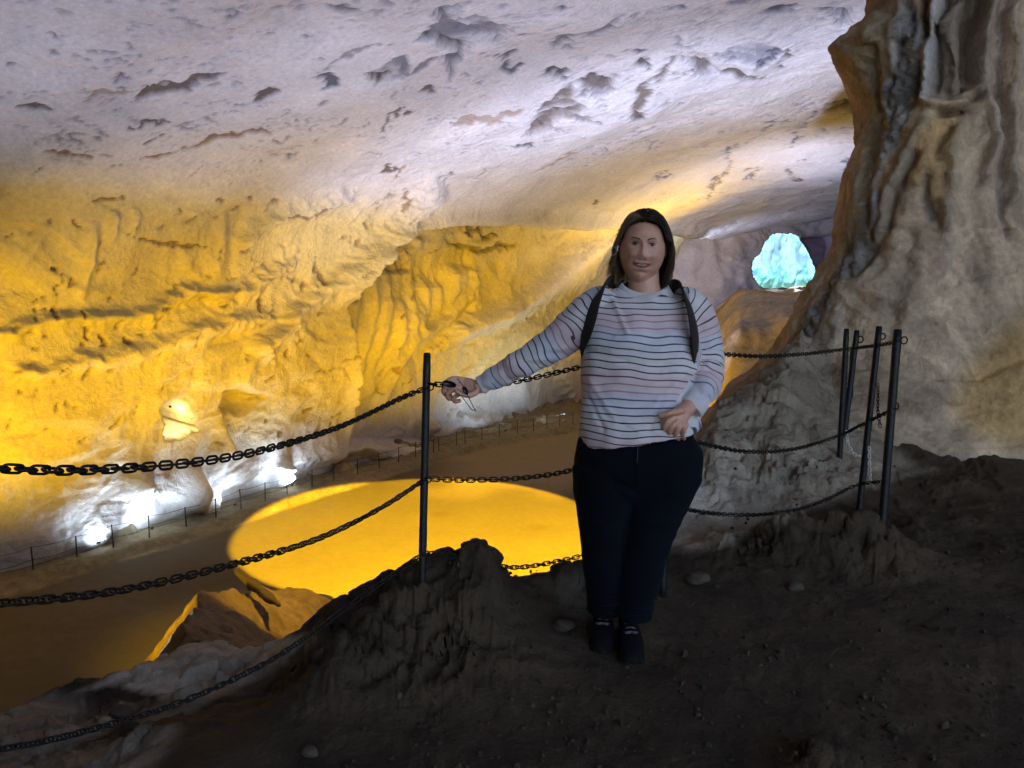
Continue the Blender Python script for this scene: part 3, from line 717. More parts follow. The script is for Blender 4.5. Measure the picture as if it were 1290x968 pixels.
# pale limestone breaking through at the left edge, and the light rubble past the chain on the right
gpaint(nearm * polymask(gpx + 14 * vnoise(gf, 0.3, 5), gpy + 8 * vnoise(gf, 0.2, 6), [(100, 868), (150, 838), (262, 795), (400, 800), (330, 850), (270, 868), (200, 880), (150, 860)], 6) * 0.95, pale)
gpaint(nearm * polymask(gpx, gpy, [(-40, 1000), (-40, 890), (100, 865), (300, 830), (400, 800), (330, 860), (240, 900), (190, 968), (150, 1000)], 14) * sst(-0.30, 0.2, nz) * 0.8, (0.30, 0.235, 0.175))
gpaint(nearm * polymask(gpx, gpy, [(840, 690), (842, 600), (860, 480), (1060, 380), (1120, 560), (1150, 585), (1090, 612), (990, 650), (900, 690)], 12) * 0.9, rockc)
gpaint(nearm * polymask(gpx, gpy, [(855, 680), (850, 600), (870, 560), (940, 510), (1010, 540), (1040, 600), (960, 640), (900, 670)], 12) * sst(-0.1, 0.3, nz) * 0.7, (0.52, 0.45, 0.36))
gpaint(nearm * polymask(gpx, gpy, [(1080, 598), (1180, 590), (1110, 612), (1060, 612)], 5) * 0.8, (0.20, 0.16, 0.11))
gpaint(nearm * polymask(gpx, gpy, [(690, 735), (735, 720), (735, 790), (700, 760)], 10) * 0.4, (0.13, 0.11, 0.09))
ov = sst(0.0, 0.5, over) * (y > 0)
C = C * (1 - ov[:, None]) + ov[:, None] * (np.array([0.17, 0.12, 0.075]) * (1 + 0.4 * fbm(gf, 1.2, 4, 130))[:, None])
sfd = gm['sfd'].ravel()
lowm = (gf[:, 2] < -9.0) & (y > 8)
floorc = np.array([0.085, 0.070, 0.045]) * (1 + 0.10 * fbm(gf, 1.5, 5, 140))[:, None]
amber_graze = (sst(-6, -1, x + 2 * vnoise(gf, 3, 141)) * sst(33, 38, y + 1.5 * vnoise(gf, 2, 142)))[:, None]  # lighter tan painted where amber light grazes the floor
floorc = floorc * (1 - amber_graze) + amber_graze * np.array([0.22, 0.17, 0.10])
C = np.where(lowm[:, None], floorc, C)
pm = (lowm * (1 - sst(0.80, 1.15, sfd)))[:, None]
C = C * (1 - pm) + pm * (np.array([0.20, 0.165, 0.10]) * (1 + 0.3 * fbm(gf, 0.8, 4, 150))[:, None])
for fx, fy in [(555, 648), (678, 664)]:             # two damp spots on the lower floor
    c = ground(fx, fy, FLOOR_Z)
    q = np.exp(-(((x - c[0]) / 0.42) ** 2 + ((y - c[1]) / 0.42) ** 2) ** 2) * lowm
    C = C * (1 - 0.75 * q[:, None]) + 0.75 * q[:, None] * np.array([0.07, 0.05, 0.02])
bk = (gm['bank'].ravel() > 0.4) & (y > 14)
bc = np.array([0.36, 0.29, 0.20]) * (1 + 0.35 * fbm(gf, (1.5, 1.5, 4), 4, 160))[:, None]
C = np.where(bk[:, None], bc, C)
C = np.where((y < -2)[:, None], np.array([0.10, 0.09, 0.075]), C)
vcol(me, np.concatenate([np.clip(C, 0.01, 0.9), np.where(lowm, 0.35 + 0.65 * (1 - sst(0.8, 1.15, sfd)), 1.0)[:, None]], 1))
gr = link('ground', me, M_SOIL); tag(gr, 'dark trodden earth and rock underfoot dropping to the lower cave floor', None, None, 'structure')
def gz(x_, y_):
    z, _ = height(np.array([x_], float), np.array([y_], float)); return float(z[0])
# ------------------------------------------------------------------ the great flowstone pillar on the right
EDGE = [(-140, 1150), (-60, 1135), (0, 1116), (10, 1112), (30, 1090), (45, 1074), (55, 1066), (69, 1068), (89, 1078), (121, 1087), (141, 1090), (181, 1087), (213, 1075), (240, 1069), (266, 1062), (300, 1057), (327, 1050), (357, 1028), (391, 1011), (403, 1004), (441, 985), (474, 953), (500, 916), (530, 890), (560, 870), (640, 840)]
def pillar():
    rows = np.concatenate([np.linspace(-260, -30, 30, endpoint=False), np.linspace(-30, 640, 430)])
    epx = np.interp(rows, [e[0] for e in EDGE], [e[1] for e in EDGE])
    DE = 6.9
    b = (rows - CY) / F
    z = DE * (-SP - b * CP)
    ex = DE * (epx - CX) / F; ey = np.full_like(ex, 0) + DE * (CP - b * SP)
    ey = np.full_like(ex, ey.mean())
    ex = ex * ey / (DE * (CP - b * SP))
    R = 0.85
    ph = np.concatenate([np.full(14, 90.0), np.linspace(88, -68, 110), np.full(430, -68.0)])
    ext = np.concatenate([np.linspace(9, 0.3, 14), np.zeros(110), np.linspace(0.012, 1, 430) ** 1.0 * 6.5])
    r = np.radians(ph)
    ox = R * (1 - np.cos(r)); oy = R * np.sin(r)
    ox = ox + np.where(ph > 89, 0.5 * ext, 0) + np.where(ph < -67.9, ext * 0.985, 0)
    oy = oy + np.where(ph > 89, ext, 0) + np.where(ph < -67.9, -ext * 0.10 - 0.10 * np.clip(ext - 2.6, 0, None) ** 1.8, 0)
    P = np.zeros((len(ph), len(rows), 3))
    # the shape to the right of the corner does not shift with every wiggle of the edge
    exs = np.convolve(np.pad(ex, 25, 'edge'), np.ones(51) / 51, 'valid')
    w = np.clip((ox - 0.2) / 1.6, 0, 1)[:, None]
    exr = np.maximum(exs, 2.55)
    P[..., 0] = ox[:, None] + ex[None] * (1 - w) + w * exr[None]
    flare = 0.75 * sst(0.3, -1.5, z) ** 1.3
    P[..., 1] = oy[:, None] + ey[None] - flare[None] * sst(0.0, 0.9, ox)[:, None] + 0.12 * np.clip(z, 0, 3)[None]
    P[..., 2] = z[None]
    N = grid_normals(P)
    if (N[300, 200] @ P[300, 200]) > 0: N = -N
    fl = P.reshape(-1, 3); nf = N.reshape(-1, 3)
    px, py, pd = proj(fl); px = np.nan_to_num(px, nan=-9999); py = np.nan_to_num(py, nan=-9999)
    W = fl + 0.35 * np.stack([vnoise(fl, 0.8, 8), vnoise(fl, 0.8, 9), vnoise(fl, 0.8, 10)], 1)
    W[:, 0] += 0.35 * (fl[:, 2]) * (fl[:, 2] < 0.4)       # flutes lean outward low down
    up = sst(-0.6, 0.8, fl[:, 2])
    fl_ = fbm(W, (0.42, 0.42, 3.6), 3, 3, 0.5); fine = fbm(W, (0.13, 0.13, 1.4), 3, 5, 0.55)
    disp = up * (0.26 * fl_ + 0.05 * fine) + (1 - up) * (0.22 * fbm(W, (0.9, 0.9, 0.7), 4, 6) + 0.10 * terrace(fbm(W, 0.5, 3, 7), 4, .15))
    disp += 0.035 * fbm(W, 0.16, 3, 11, 0.6) + 0.10 * fbm(W, (1.0, 1.0, 1.2), 2, 12)
    T = np.ones((len(fl), 3)) * np.array([0.52, 0.395, 0.28])
    s1 = fbm(W, (0.22, 0.22, 2.8), 3, 31)[:, None]; s2 = fbm(W, (0.10, 0.10, 1.2), 3, 32)[:, None]
    T = T * (1 + 0.45 * s1 + 0.25 * s2) * np.array([1, 0.98 + 0, 0.95])
    jx = px + 7 * vnoise(fl, 0.25, 41) + 3 * vnoise(fl, 0.1, 42); jy = py + 7 * vnoise(fl, 0.25, 43)
    def paint(m, col, k=1.0):
        nonlocal T
        m = np.clip(m * k, 0, 1)[:, None]; T = T * (1 - m) + np.array(col) * m
    def ridge(pts, w, h, col=None, k=0.6, j=True):
        nonlocal disp
        d, t = pdist(jx if j else px, jy if j else py, pts); m = np.exp(-(d / w) ** 2); disp = disp + h * m
        if col is not None: paint(m, col, k)
    def poly(pts, h, col, soft=6, k=0.85, n=0.0):
        nonlocal disp
        m = polymask(jx, jy, pts, soft); disp = disp + h * m
        if n: disp = disp + m * n * fbm(W, 0.12, 4, 55, 0.65)
        if col is not None: paint(m, col, k)
    # recess with the two dark channels at the top
    poly([(1178, -60), (1250, -60), (1238, 60), (1234, 104), (1215, 112), (1172, 118), (1172, 60)], -0.42, (0.23, 0.19, 0.16), 5, 0.6)
    ridge([(1214, -40), (1206, 60), (1206, 100)], 9, 0.22, (0.27, 0.22, 0.20), 0.6)
    ridge([(1190, -40), (1186, 40), (1180, 104)], 6, -0.16, (0.10, 0.09, 0.085), 0.8)
    ridge([(1232, -40), (1230, 50), (1226, 96)], 4, -0.14, (0.13, 0.09, 0.06), 0.8)
    ridge([(1180, -60), (1176, 10), (1172, 60), (1168, 95), (1164, 126)], 6, 0.34, (0.62, 0.58, 0.60), 0.9)
    ridge([(1162, -20), (1164, 20), (1166, 48)], 6, -0.25, (0.09, 0.06, 0.03), 0.8)
    ridge([(1186, 138), (1212, 134), (1238, 117)], 4.5, -0.25, (0.14, 0.085, 0.045), 0.85)
    ridge([(1200, 118), (1222, 118), (1240, 108)], 4, -0.12, (0.22, 0.14, 0.08), 0.7)
    ridge([(1172, 128), (1195, 126), (1215, 124)], 6, 0.15)
    ridge([(1258, -60), (1250, 20), (1240, 70), (1238, 104), (1250, 140), (1246, 220)], 9, 0.26, (0.36, 0.31, 0.26), 0.5)
    ridge([(1270, -60), (1266, 30), (1264, 100), (1266, 180), (1270, 300)], 5, -0.14, (0.20, 0.17, 0.19), 0.6)
    ridge([(1284, -60), (1278, 20), (1282, 90), (1276, 140), (1280, 250)], 8, 0.24, (0.40, 0.33, 0.27), 0.5)
    # rough grey band
    poly([(1136, -30), (1150, 6), (1163, 50), (1165, 100), (1160, 128), (1142, 150), (1128, 180), (1112, 202), (1108, 190), (1112, 140), (1118, 100), (1124, 60), (1130, 20)], 0.02, (0.23, 0.235, 0.255), 5, 0.8, 0.22)
    ridge([(1128, -20), (1124, 30), (1122, 60), (1117, 110), (1114, 160), (1110, 195)], 4.5, 0.07, (0.50, 0.48, 0.47), 0.75)
    poly([(1134, 148), (1142, 140), (1140, 160), (1126, 165)], 0.02, (0.62, 0.61, 0.63), 3, 0.8, 0.05)
    for pts_, col_ in [([(1148, 10), (1152, 30), (1150, 45)], (0.06, 0.06, 0.065)), ([(1132, 55), (1140, 48)], (0.07, 0.07, 0.075)), ([(1170, 45), (1172, 30)], (0.26, 0.16, 0.03))]: ridge(pts_, 4, -0.05, col_, 0.8)
    # smooth olive and tan edge column
    poly([(1112, 0), (1066, 55), (1090, 140), (1088, 185), (1105, 195), (1108, 130), (1118, 60), (1126, 10)], 0.0, (0.40, 0.34, 0.24), 6, 0.55)
    ridge([(1098, 22), (1080, 45), (1074, 66), (1086, 105), (1094, 150)], 6, 0.05, (0.46, 0.37, 0.22), 0.7)
    ridge([(1100, 60), (1098, 100), (1106, 140), (1100, 200), (1088, 260), (1066, 320)], 6, -0.06, (0.17, 0.16, 0.12), 0.6)
    ridge([(1080, 215), (1072, 250), (1064, 300), (1052, 335)], 6, 0.05, (0.42, 0.34, 0.22), 0.6)
    poly([(1092, 250), (1112, 240), (1102, 300), (1092, 330), (1064, 360), (1044, 400), (1016, 440), (1002, 436), (1022, 396), (1048, 350), (1074, 312)], -0.02, (0.18, 0.185, 0.20), 5, 0.75, 0.2)
    ridge([(1108, 205), (1098, 240), (1102, 262), (1090, 290)], 4, 0.05, (0.50, 0.48, 0.50), 0.7)
    ridge([(1022, 366), (1010, 398), (998, 424), (984, 446)], 6, 0.06, (0.50, 0.38, 0.22), 0.85)
    # orange seep
    poly([(1176, 145), (1205, 140), (1212, 160), (1205, 200), (1196, 232), (1186, 262), (1168, 246), (1150, 232), (1138, 226), (1150, 196), (1160, 170)], 0.10, (0.56, 0.33, 0.13), 9, 0.75)
    ridge([(1200, 158), (1192, 182), (1186, 206)], 5, -0.10, (0.13, 0.085, 0.035), 0.8)
    ridge([(1214, 150), (1206, 190), (1200, 250), (1192, 290)], 7, 0.14, (0.34, 0.27, 0.20), 0.5)
    ridge([(1190, 255), (1188, 290), (1192, 320), (1180, 345)], 6, 0.18, (0.42, 0.34, 0.26), 0.6)
    ridge([(1168, 225), (1165, 250), (1172, 275)], 6, -0.16, (0.16, 0.15, 0.15), 0.7)
    ridge([(1150, 200), (1128, 240), (1112, 300), (1080, 350)], 7, -0.14, (0.17, 0.15, 0.13), 0.5)
    ridge([(1170, 150), (1140, 195), (1120, 235), (1104, 300)], 7, 0.15, (0.30, 0.25, 0.19), 0.5)
    ridge([(1100, 330), (1060, 380), (1030, 430), (1000, 470), (940, 500)], 12, 0.12, (0.34, 0.30, 0.25), 0.4)
    ridge([(1062, 398), (1040, 440), (1012, 480), (1004, 530)], 8, 0.12, (0.40, 0.36, 0.33), 0.5)
    ridge([(1030, 450), (1024, 500), (1028, 530)], 8, -0.14, (0.17, 0.15, 0.13), 0.5)
    ridge([(985, 455), (978, 480), (1000, 500)], 8, -0.1, (0.15, 0.14, 0.13), 0.5)
    ridge([(1150, 300), (1130, 360), (1120, 420)], 10, -0.10)
    ridge([(1290, 340), (1220, 360), (1150, 380)], 10, 0.10)
    ridge([(1290, 455), (1240, 470), (1180, 470)], 5, -0.09, (0.2, 0.15, 0.1), 0.4)
    poly([(1225, 455), (1300, 380), (1330, 560), (1290, 560), (1230, 552), (1200, 520)], 0.0, (0.52, 0.31, 0.11), 22, 0.8)
    poly([(840, 560), (900, 530), (1000, 520), (1060, 545), (1060, 600), (840, 640)], 0.0, (0.36, 0.31, 0.25), 16, 0.6)
    poly([(900, 500), (950, 480), (990, 500), (980, 520), (900, 530)], 0.0, (0.20, 0.16, 0.10), 8, 0.6)
    fk = sst(0.25, 0.5, fbm(fl, 0.07, 3, 77, 0.6)) * polymask(jx, jy, [(1110, 20), (1165, 50), (1162, 140), (1120, 210), (1090, 300), (1050, 380), (1020, 400), (1060, 320), (1090, 230), (1105, 180), (1112, 80)], 8)
    paint(fk * 0.6, (0.62, 0.61, 0.63))
    fl = fl + nf * (0.36 * disp + 0.018 * fbm(W, 0.07, 4, 99, 0.65) + 0.03 * fbm(W, (0.2, 0.2, 0.35), 3, 98))[:, None]
    me = gridmesh('flowstone_pillar', fl.reshape(P.shape))
    vcol(me, np.clip(T, 0.02, 0.8))
    return tag(link('flowstone_pillar', me, M_PILLAR), 'massive fluted brown and grey flowstone pillar rising on the right', 'rock pillar')
pillar()
# ------------------------------------------------------------------ chain fence on the upper level
def post(top, bot, rad, label, group='steel chain-fence posts', dark=True):
    """slim steel bar from a base point to a top point"""
    b = np.array(bot); tp = np.array(top)
    b = b.copy(); b[2] -= 0.06
    t = thing('fence_post', label, 'post', tuple(b), group)
    n = 14; pth = [b + (tp - b) * k / n for k in range(n + 1)]
    rr = [rad * (1 + 0.03 * math.sin(k * 2.1)) for k in range(n + 1)]; rr[-1] = rad * 0.9
    m = MB(); m.tube(pth, rr, 14); m.build('bar', M_POST, t)
    c = MB(); c.tube([tp - [0, 0, 0.004], tp + [0, 0, 0.004]], rad * 0.8, 14); c.build('end_cap', M_POST, t)
    return t
def ring(parent, c, r, wire, tilt):
    V = []; Fc = []; n, m = 18, 7
    for i in range(n):
        a = 2 * math.pi * i / n
        for j in range(m):
            b = 2 * math.pi * j / m
            rr = r + wire * math.cos(b); V.append((rr * math.cos(a), wire * math.sin(b), rr * math.sin(a)))
    for i in range(n):
        for j in range(m): Fc.append((i * m + j, i * m + (j + 1) % m, ((i + 1) % n) * m + (j + 1) % m, ((i + 1) % n) * m + j))
    me = mesh('hook_ring', V, Fc); me.transform(Matrix.Rotation(tilt, 4, 'Z')); me.transform(Matrix.Translation(Vector(c)))
    link('hook_ring', me, M_CHAIN, parent)
P1T, P1B = unproj(538, 446, 3.05), unproj(530.5, 752, 3.04)
p1 = post(P1T, P1B, 0.0155, 'black fence post on the dark rock mound, just left of the outstretched hand')
for z_ in (488, 604, 698):
    c = P1T + (P1B - P1T) * (z_ - 446) / 306.0; ring(p1, c + np.array([0.018, -0.004, 0]), 0.012, 0.003, 0.5)
P2B = unproj(835.5, 741, 3.46); P2T = unproj(838, 470, 3.46)
post(P2T, P2B, 0.0155, 'dark fence post standing behind the legs of the woman')
CL = [((1066.5, 415), (1057, 589), 5.45, 0.0195, 'leftmost thin post of the cluster of leaning posts by the pillar'),
      ((1079.5, 417), (1061, 566), 5.75, 0.021, 'leaning post crossing behind its left neighbour in the cluster'),
      ((1074, 440), (1070, 538), 6.1, 0.018, 'short far post at the back of the cluster by the pillar'),
      ((1107.5, 412), (1083, 632), 4.68, 0.0195, 'second post from the right in the leaning cluster'),
      ((1131, 416), (1112, 652), 4.3, 0.0235, 'thick rightmost post of the leaning cluster')]
cl = []
for (t_, b_, d_, r_, lab) in CL:
    T_, B_ = unproj(*t_, d_), unproj(*b_, d_); g = gz(B_[0], B_[1])
    B_ = B_ + (B_ - T_) / np.linalg.norm(B_ - T_) * max(0.02, (B_[2] - g))
    o = post(T_, B_, r_, lab); cl.append(o)
ring(cl[4], unproj(1139, 429, 4.29), 0.020, 0.004, 0.2); ring(cl[4], unproj(1128, 512, 4.29), 0.020, 0.004, 0.2)
ring(cl[3], unproj(1112, 424, 4.67), 0.018, 0.004, 0.2); ring(cl[1], unproj(1084, 428, 5.74), 0.024, 0.005, 0.3)
# chain link: a rounded oblong of wire, 34 mm long
LP, LW, LR = 0.024, 0.0086, 0.0030
def link_mesh():
    V = []; Fc = []; cen = []
    h = LP * 0.5 + 0.0005; r = LW
    for k in range(7): a = math.pi * k / 6 - math.pi / 2; cen.append(((h - r * .3 + r * math.cos(a)), r * math.sin(a)))
    for k in range(7): a = math.pi * k / 6 + math.pi / 2; cen.append((-(h - r * .3) + r * math.cos(a), r * math.sin(a)))
    n = len(cen); m = 6
    for i, (x, y) in enumerate(cen):
        p = cen[i - 1]; q = cen[(i + 1) % n]; tx_, ty_ = q[0] - p[0], q[1] - p[1]; L = math.hypot(tx_, ty_); nx_, ny_ = ty_ / L, -tx_ / L
        for j in range(m):
            b = 2 * math.pi * j / m; V.append((x + LR * math.cos(b) * nx_, y + LR * math.cos(b) * ny_, LR * math.sin(b)))
    for i in range(n):
        for j in range(m): Fc.append((i * m + j, i * m + (j + 1) % m, ((i + 1) % n) * m + (j + 1) % m, ((i + 1) % n) * m + j))
    return mesh('link', V, Fc)
LINK = link_mesh(); LINK.materials.append(M_CHAIN)
LINKL = link_mesh(); LINKL.materials.append(M_CHAINL)
def chain(pts, label, group='chains strung between the posts', lm=None, pitch=LP, sc=1.0, seed=0):
    path = catmull([unproj(*p) if len(p) == 3 and p[2] > 0 and p[0] > -900 else np.array(p) for p in pts], 30)
    sg = np.r_[0, np.cumsum(np.linalg.norm(np.diff(path, axis=0), axis=1))]
    n = int(sg[-1] / (pitch * sc)); rng = random.Random(seed)
    t = thing('chain', label, 'chain', tuple(path[0]), group); off = Vector(path[0])
    s = (np.arange(n) + 0.5) * sg[-1] / n
    C_ = np.stack([np.interp(s, sg, path[:, k]) for k in range(3)], 1)
    T_ = np.gradient(C_, axis=0)
    for i in range(n):
        x = Vector(T_[i]).normalized(); up_ = Vector((0, 0, 1)) if abs(x.z) < 0.95 else Vector((0, 1, 0))
        y = up_.cross(x).normalized(); z = x.cross(y)
        a = (math.radians(38) if i % 2 else math.radians(-52)) + rng.uniform(-0.16, 0.16) + 0.5 * math.sin(i * 0.11 + seed)
        a = (math.radians(82) if i % 2 else math.radians(-8)) + rng.uniform(-0.2, 0.2) + 0.22 * math.sin(i * 0.13 + seed)
        y2 = y * math.cos(a) + z * math.sin(a); z2 = x.cross(y2)
        M = Matrix((x, y2, z2)).transposed().to_4x4()
        M = M @ Matrix.Diagonal((sc, sc, sc, 1))
        M.translation = Vector(C_[i]) - off
        o = bpy.data.objects.new('link', lm or LINK); COL.objects.link(o); o.parent = t; o.matrix_local = M
    return t
def lay(px_, py_, dep, h=0.015):
    p = unproj(px_, py_, dep); return p
chain([(537, 489, 3.04), (505, 502, 2.9), (430, 537, 2.45), (340, 565, 2.05), (250, 582, 1.78), (120, 592, 1.52), (0, 590, 1.36), (-130, 578, 1.22)], 'top chain sagging from the black post to the left edge of view', seed=1)
chain([(534, 605, 3.04), (480, 640, 2.78), (400, 679, 2.42), (290, 712, 2.08), (150, 744, 1.76), (0, 760, 1.52), (-130, 766, 1.36)], 'middle chain from the black post falling to the left in front of the amber pool', seed=2)
chain([(531, 699, 3.03), (505, 717, 2.98), (440, 763, 2.84), (390, 800, 2.74), (330, 838, 2.62), (230, 884, 2.42), (130, 915, 2.24), (40, 937, 2.06), (-80, 955, 1.9)], 'lowest chain lying down the dark rock slope at the left', seed=3)
chain([(541, 484, 3.04), (556, 485, 3.04), (572, 489, 3.03), (600, 489, 3.04), (660, 479, 3.14), (730, 463, 3.28), (790, 449, 3.4), (838, 446, 3.47)], 'top chain passing through the right hand of the woman and behind her arm', seed=4)
chain([(537, 603, 3.04), (575, 605, 3.08), (630, 604, 3.15), (680, 600, 3.22), (725, 591, 3.3), (790, 570, 3.4), (837, 556, 3.47)], 'middle chain between the black post and the left thigh of the jeans', seed=5)
chain([(534, 699, 3.04), (560, 698, 3.1), (600, 709, 3.16), (650, 715, 3.24), (700, 708, 3.3), (735, 699, 3.36), (790, 675, 3.42), (836, 640, 3.47)], 'lowest chain crossing the amber pool just left of the shins', seed=6)
chain([(838, 447, 3.5), (870, 445, 3.7), (905, 446, 3.95), (960, 449, 4.35), (1015, 446, 4.8), (1066, 440, 5.3), (1082, 438, 5.2), (1107, 435, 4.66), (1133, 430, 4.28)], 'top chain from behind the woman to the leaning posts on the right', pitch=0.028, sc=1.15, seed=7)
chain([(838, 553, 3.5), (870, 556, 3.65), (885, 559, 3.75), (940, 569, 4.2), (1000, 566, 4.75), (1057, 549, 5.3), (1080, 538, 4.95), (1127, 515, 4.28)], 'middle chain sagging over pale rubble towards the leaning posts', pitch=0.028, sc=1.15, seed=8)
chain([(838, 636, 3.5), (860, 641, 3.65), (900, 647, 3.9), (950, 649, 4.1), (1000, 643, 4.3), (1040, 630, 4.5), (1078, 612, 4.66), (1116, 606, 4.3)], 'lowest chain drooping across the pale rubble right of the jeans', seed=9)
HG = 'loose chain ends hanging in the post cluster'
chain([(1066, 543, 5.4), (1069, 560, 5.38), (1077, 573, 5.36), (1088, 575, 5.34)], 'pale loose chain end curling under the left posts of the cluster', HG, LINKL, sc=0.9, seed=10)
chain([(1095, 564, 4.66), (1095.5, 590, 4.6), (1097, 608, 4.5), (1103, 616, 4.42), (1109, 612, 4.33), (1114, 600, 4.3)], 'pale looped chain end hanging low against the thick rightmost post', HG, LINKL, sc=0.9, seed=11)
chain([(1106, 484, 4.5), (1106, 500, 4.5), (1106, 518, 4.5), (1109, 538, 4.5)], 'short dark chain end hanging between the two right posts', HG, sc=0.8, seed=12)
chain([(1068, 440, 5.45), (1066, 470, 5.45), (1065, 500, 5.45), (1064, 530, 5.45)], 'dark chain hanging down along the leftmost post of the cluster', HG, sc=0.8, seed=13)
# ------------------------------------------------------------------ far path railing
def railing():
    fx = catmull([(p[0], p[1], 0) for p in path_fence], 40)
    sg = np.r_[0, np.cumsum(np.hypot(*np.diff(fx[:, :2], axis=0).T))]
    px0, _, _ = proj(np.array([[p[0], p[1], PATH_Z] for p in fx]))
    want = [-75, -15, 42, 97, 143, 188, 235, 272, 304, 334, 362, 393, 421, 450, 478, 502, 524, 546, 553, 575, 586, 607, 629, 652, 672, 689, 705, 722, 740, 758]
    s = np.interp(want, px0, sg); x = np.interp(s, sg, fx[:, 0]); y = np.interp(s, sg, fx[:, 1])
    t = thing('path_railing', 'thin wire railing with slender posts along the far path below the wall', 'railing', (x[0], y[0], PATH_Z))
    tops = []
    for k in range(len(x)):
        g = gz(x[k], y[k]); h = 0.80 + 0.05 * math.sin(k * 1.7)
        b = np.array([x[k], y[k], g - 0.1]); tp = np.array([x[k] + 0.03 * math.sin(k * 3), y[k], g + h])
        m = MB(); m.tube([b, tp], 0.022, 6); m.build('post', M_POST, t)
        if k > 0:
            for hh in (0.97, 0.5):
                a0 = pb + (pt - pb) * hh; a1 = b + (tp - b) * hh
                m = MB(); m.tube([a0 + (a1 - a0) * q / 6 - np.array([0, 0, 0.05 * math.sin(math.pi * q / 6)]) for q in range(7)], 0.009, 5); m.build('wire', M_POST, t)
        pb, pt = b, tp
railing()
# narrow dark strip added as a shadow beside the lit floor, and loose stones
def shadow_strip():
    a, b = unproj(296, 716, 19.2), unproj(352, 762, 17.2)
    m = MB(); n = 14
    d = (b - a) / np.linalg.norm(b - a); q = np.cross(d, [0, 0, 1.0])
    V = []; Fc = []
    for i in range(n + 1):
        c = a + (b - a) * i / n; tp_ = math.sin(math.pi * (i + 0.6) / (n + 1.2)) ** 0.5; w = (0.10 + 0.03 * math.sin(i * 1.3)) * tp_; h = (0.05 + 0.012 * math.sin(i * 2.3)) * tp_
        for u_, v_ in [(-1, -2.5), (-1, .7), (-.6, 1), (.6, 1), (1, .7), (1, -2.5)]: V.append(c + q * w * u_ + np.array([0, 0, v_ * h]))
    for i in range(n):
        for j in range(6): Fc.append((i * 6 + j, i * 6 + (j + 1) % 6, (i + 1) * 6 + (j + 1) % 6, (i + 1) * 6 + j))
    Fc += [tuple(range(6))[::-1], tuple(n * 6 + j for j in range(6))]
    o = link('painted_shadow_strip', mesh('painted_shadow_strip', V, Fc), plain_mat('shadow_strip_dark', (0.05, 0.035, 0.02), 0.9, 0, 8, 0.4, 0.02))
    tag(o, 'narrow dark strip added as shadow at the lower left rim of the amber pool of light', 'shadow_strip')
shadow_strip()
def stones():
    rng = random.Random(5); mats = plain_mat('loose_stone', (0.05, 0.037, 0.027), 0.95, 0, 20, 0.4, 0.01)
    spots = [(712, 738, 3.1, 0.032, 'pale stone lying at the right foot of the dark mound'), (1000, 755, 3.5, 0.028, 'grey pebble in front of the right hump of rock'), (390, 950, 2.35, 0.022, 'small stone on the dark slope at the bottom left'),
             (150, 885, 3.0, 0.035, 'pale jagged stone on the slope beside the lowest chain'), (880, 730, 3.6, 0.04, 'dark lump of earth right of the post behind the legs')]
    for px_, py_, d_, r_, lab in spots:
        c = unproj(px_, py_, d_); g = gz(c[0], c[1])
        bm = bmesh.new(); bmesh.ops.create_icosphere(bm, subdivisions=3, radius=r_)
        for v in bm.verts:
            p = v.co / r_; k_ = 1 + 0.16 * math.sin(2.5 * p.x + 2 * p.y + r_ * 900) + 0.06 * math.sin(5 * p.z + 4 * p.x)
            v.co = Vector((v.co.x * 1.3, v.co.y, v.co.z * 0.75)) * k_
        me = bpy.data.meshes.new('stone'); bm.to_mesh(me); bm.free()
        me.materials.append(mats)
        o = bpy.data.objects.new('stone', me); o.location = (c[0], c[1], g + r_ * 0.45); COL.objects.link(o)
        tag(o, lab, 'stone', 'loose stones on the cave floor')
stones()

def grit():
    """loose gravel and clods trodden into the floor: real stones, too many to count, as one mesh"""
    rng = np.random.RandomState(11); n = 1500
    px_ = rng.uniform(430, 1290, n); py_ = 600 + 368 * rng.rand(n) ** 0.8
    X = []; Fc = []
    ico = bmesh.new(); bmesh.ops.create_icosphere(ico, subdivisions=1, radius=1.0); iv = np.array([v.co[:] for v in ico.verts]); ifc = np.array([[v.index for v in f.verts] for f in ico.faces]); ico.free()
    pts = np.array([ground(a, b, FLR) for a, b in zip(px_, py_)])
    z, gm_ = height(pts[:, 0], pts[:, 1]); ok = (z < FLR + 0.5) & (z > FLR - 0.4) & (pts[:, 1] < 6)
    V = []
    for k in np.where(ok)[0]:
        r = 0.0025 + 0.009 * rng.rand() ** 4 + 0.008 * (rng.rand() < 0.03)
        sc_ = rng.uniform(0.6, 1.3, 3) * r; a = rng.uniform(0, 6.28); c, s_ = math.cos(a), math.sin(a)
        v = iv * (1 + 0.22 * rng.randn(len(iv), 1)) * sc_
        v = np.stack([v[:, 0] * c - v[:, 1] * s_, v[:, 0] * s_ + v[:, 1] * c, v[:, 2]], 1) + [pts[k, 0], pts[k, 1], z[k] + 0.3 * r]
        Fc.append(ifc + len(V) * len(iv)); V.append(v)
    V = np.concatenate(V); Fc = np.concatenate(Fc)
    me = mesh('gravel', V, Fc, False)
    vcol(me, np.repeat(rng.uniform(0.6, 1.5, (len(V) // len(iv), 1)) * np.array([[0.046, 0.034, 0.024]]), len(iv), 0))
    o = link('gravel', me, M_SOIL); tag(o, 'fine gravel and clods scattered over the dark trodden floor', 'gravel', None, 'stuff')
grit()
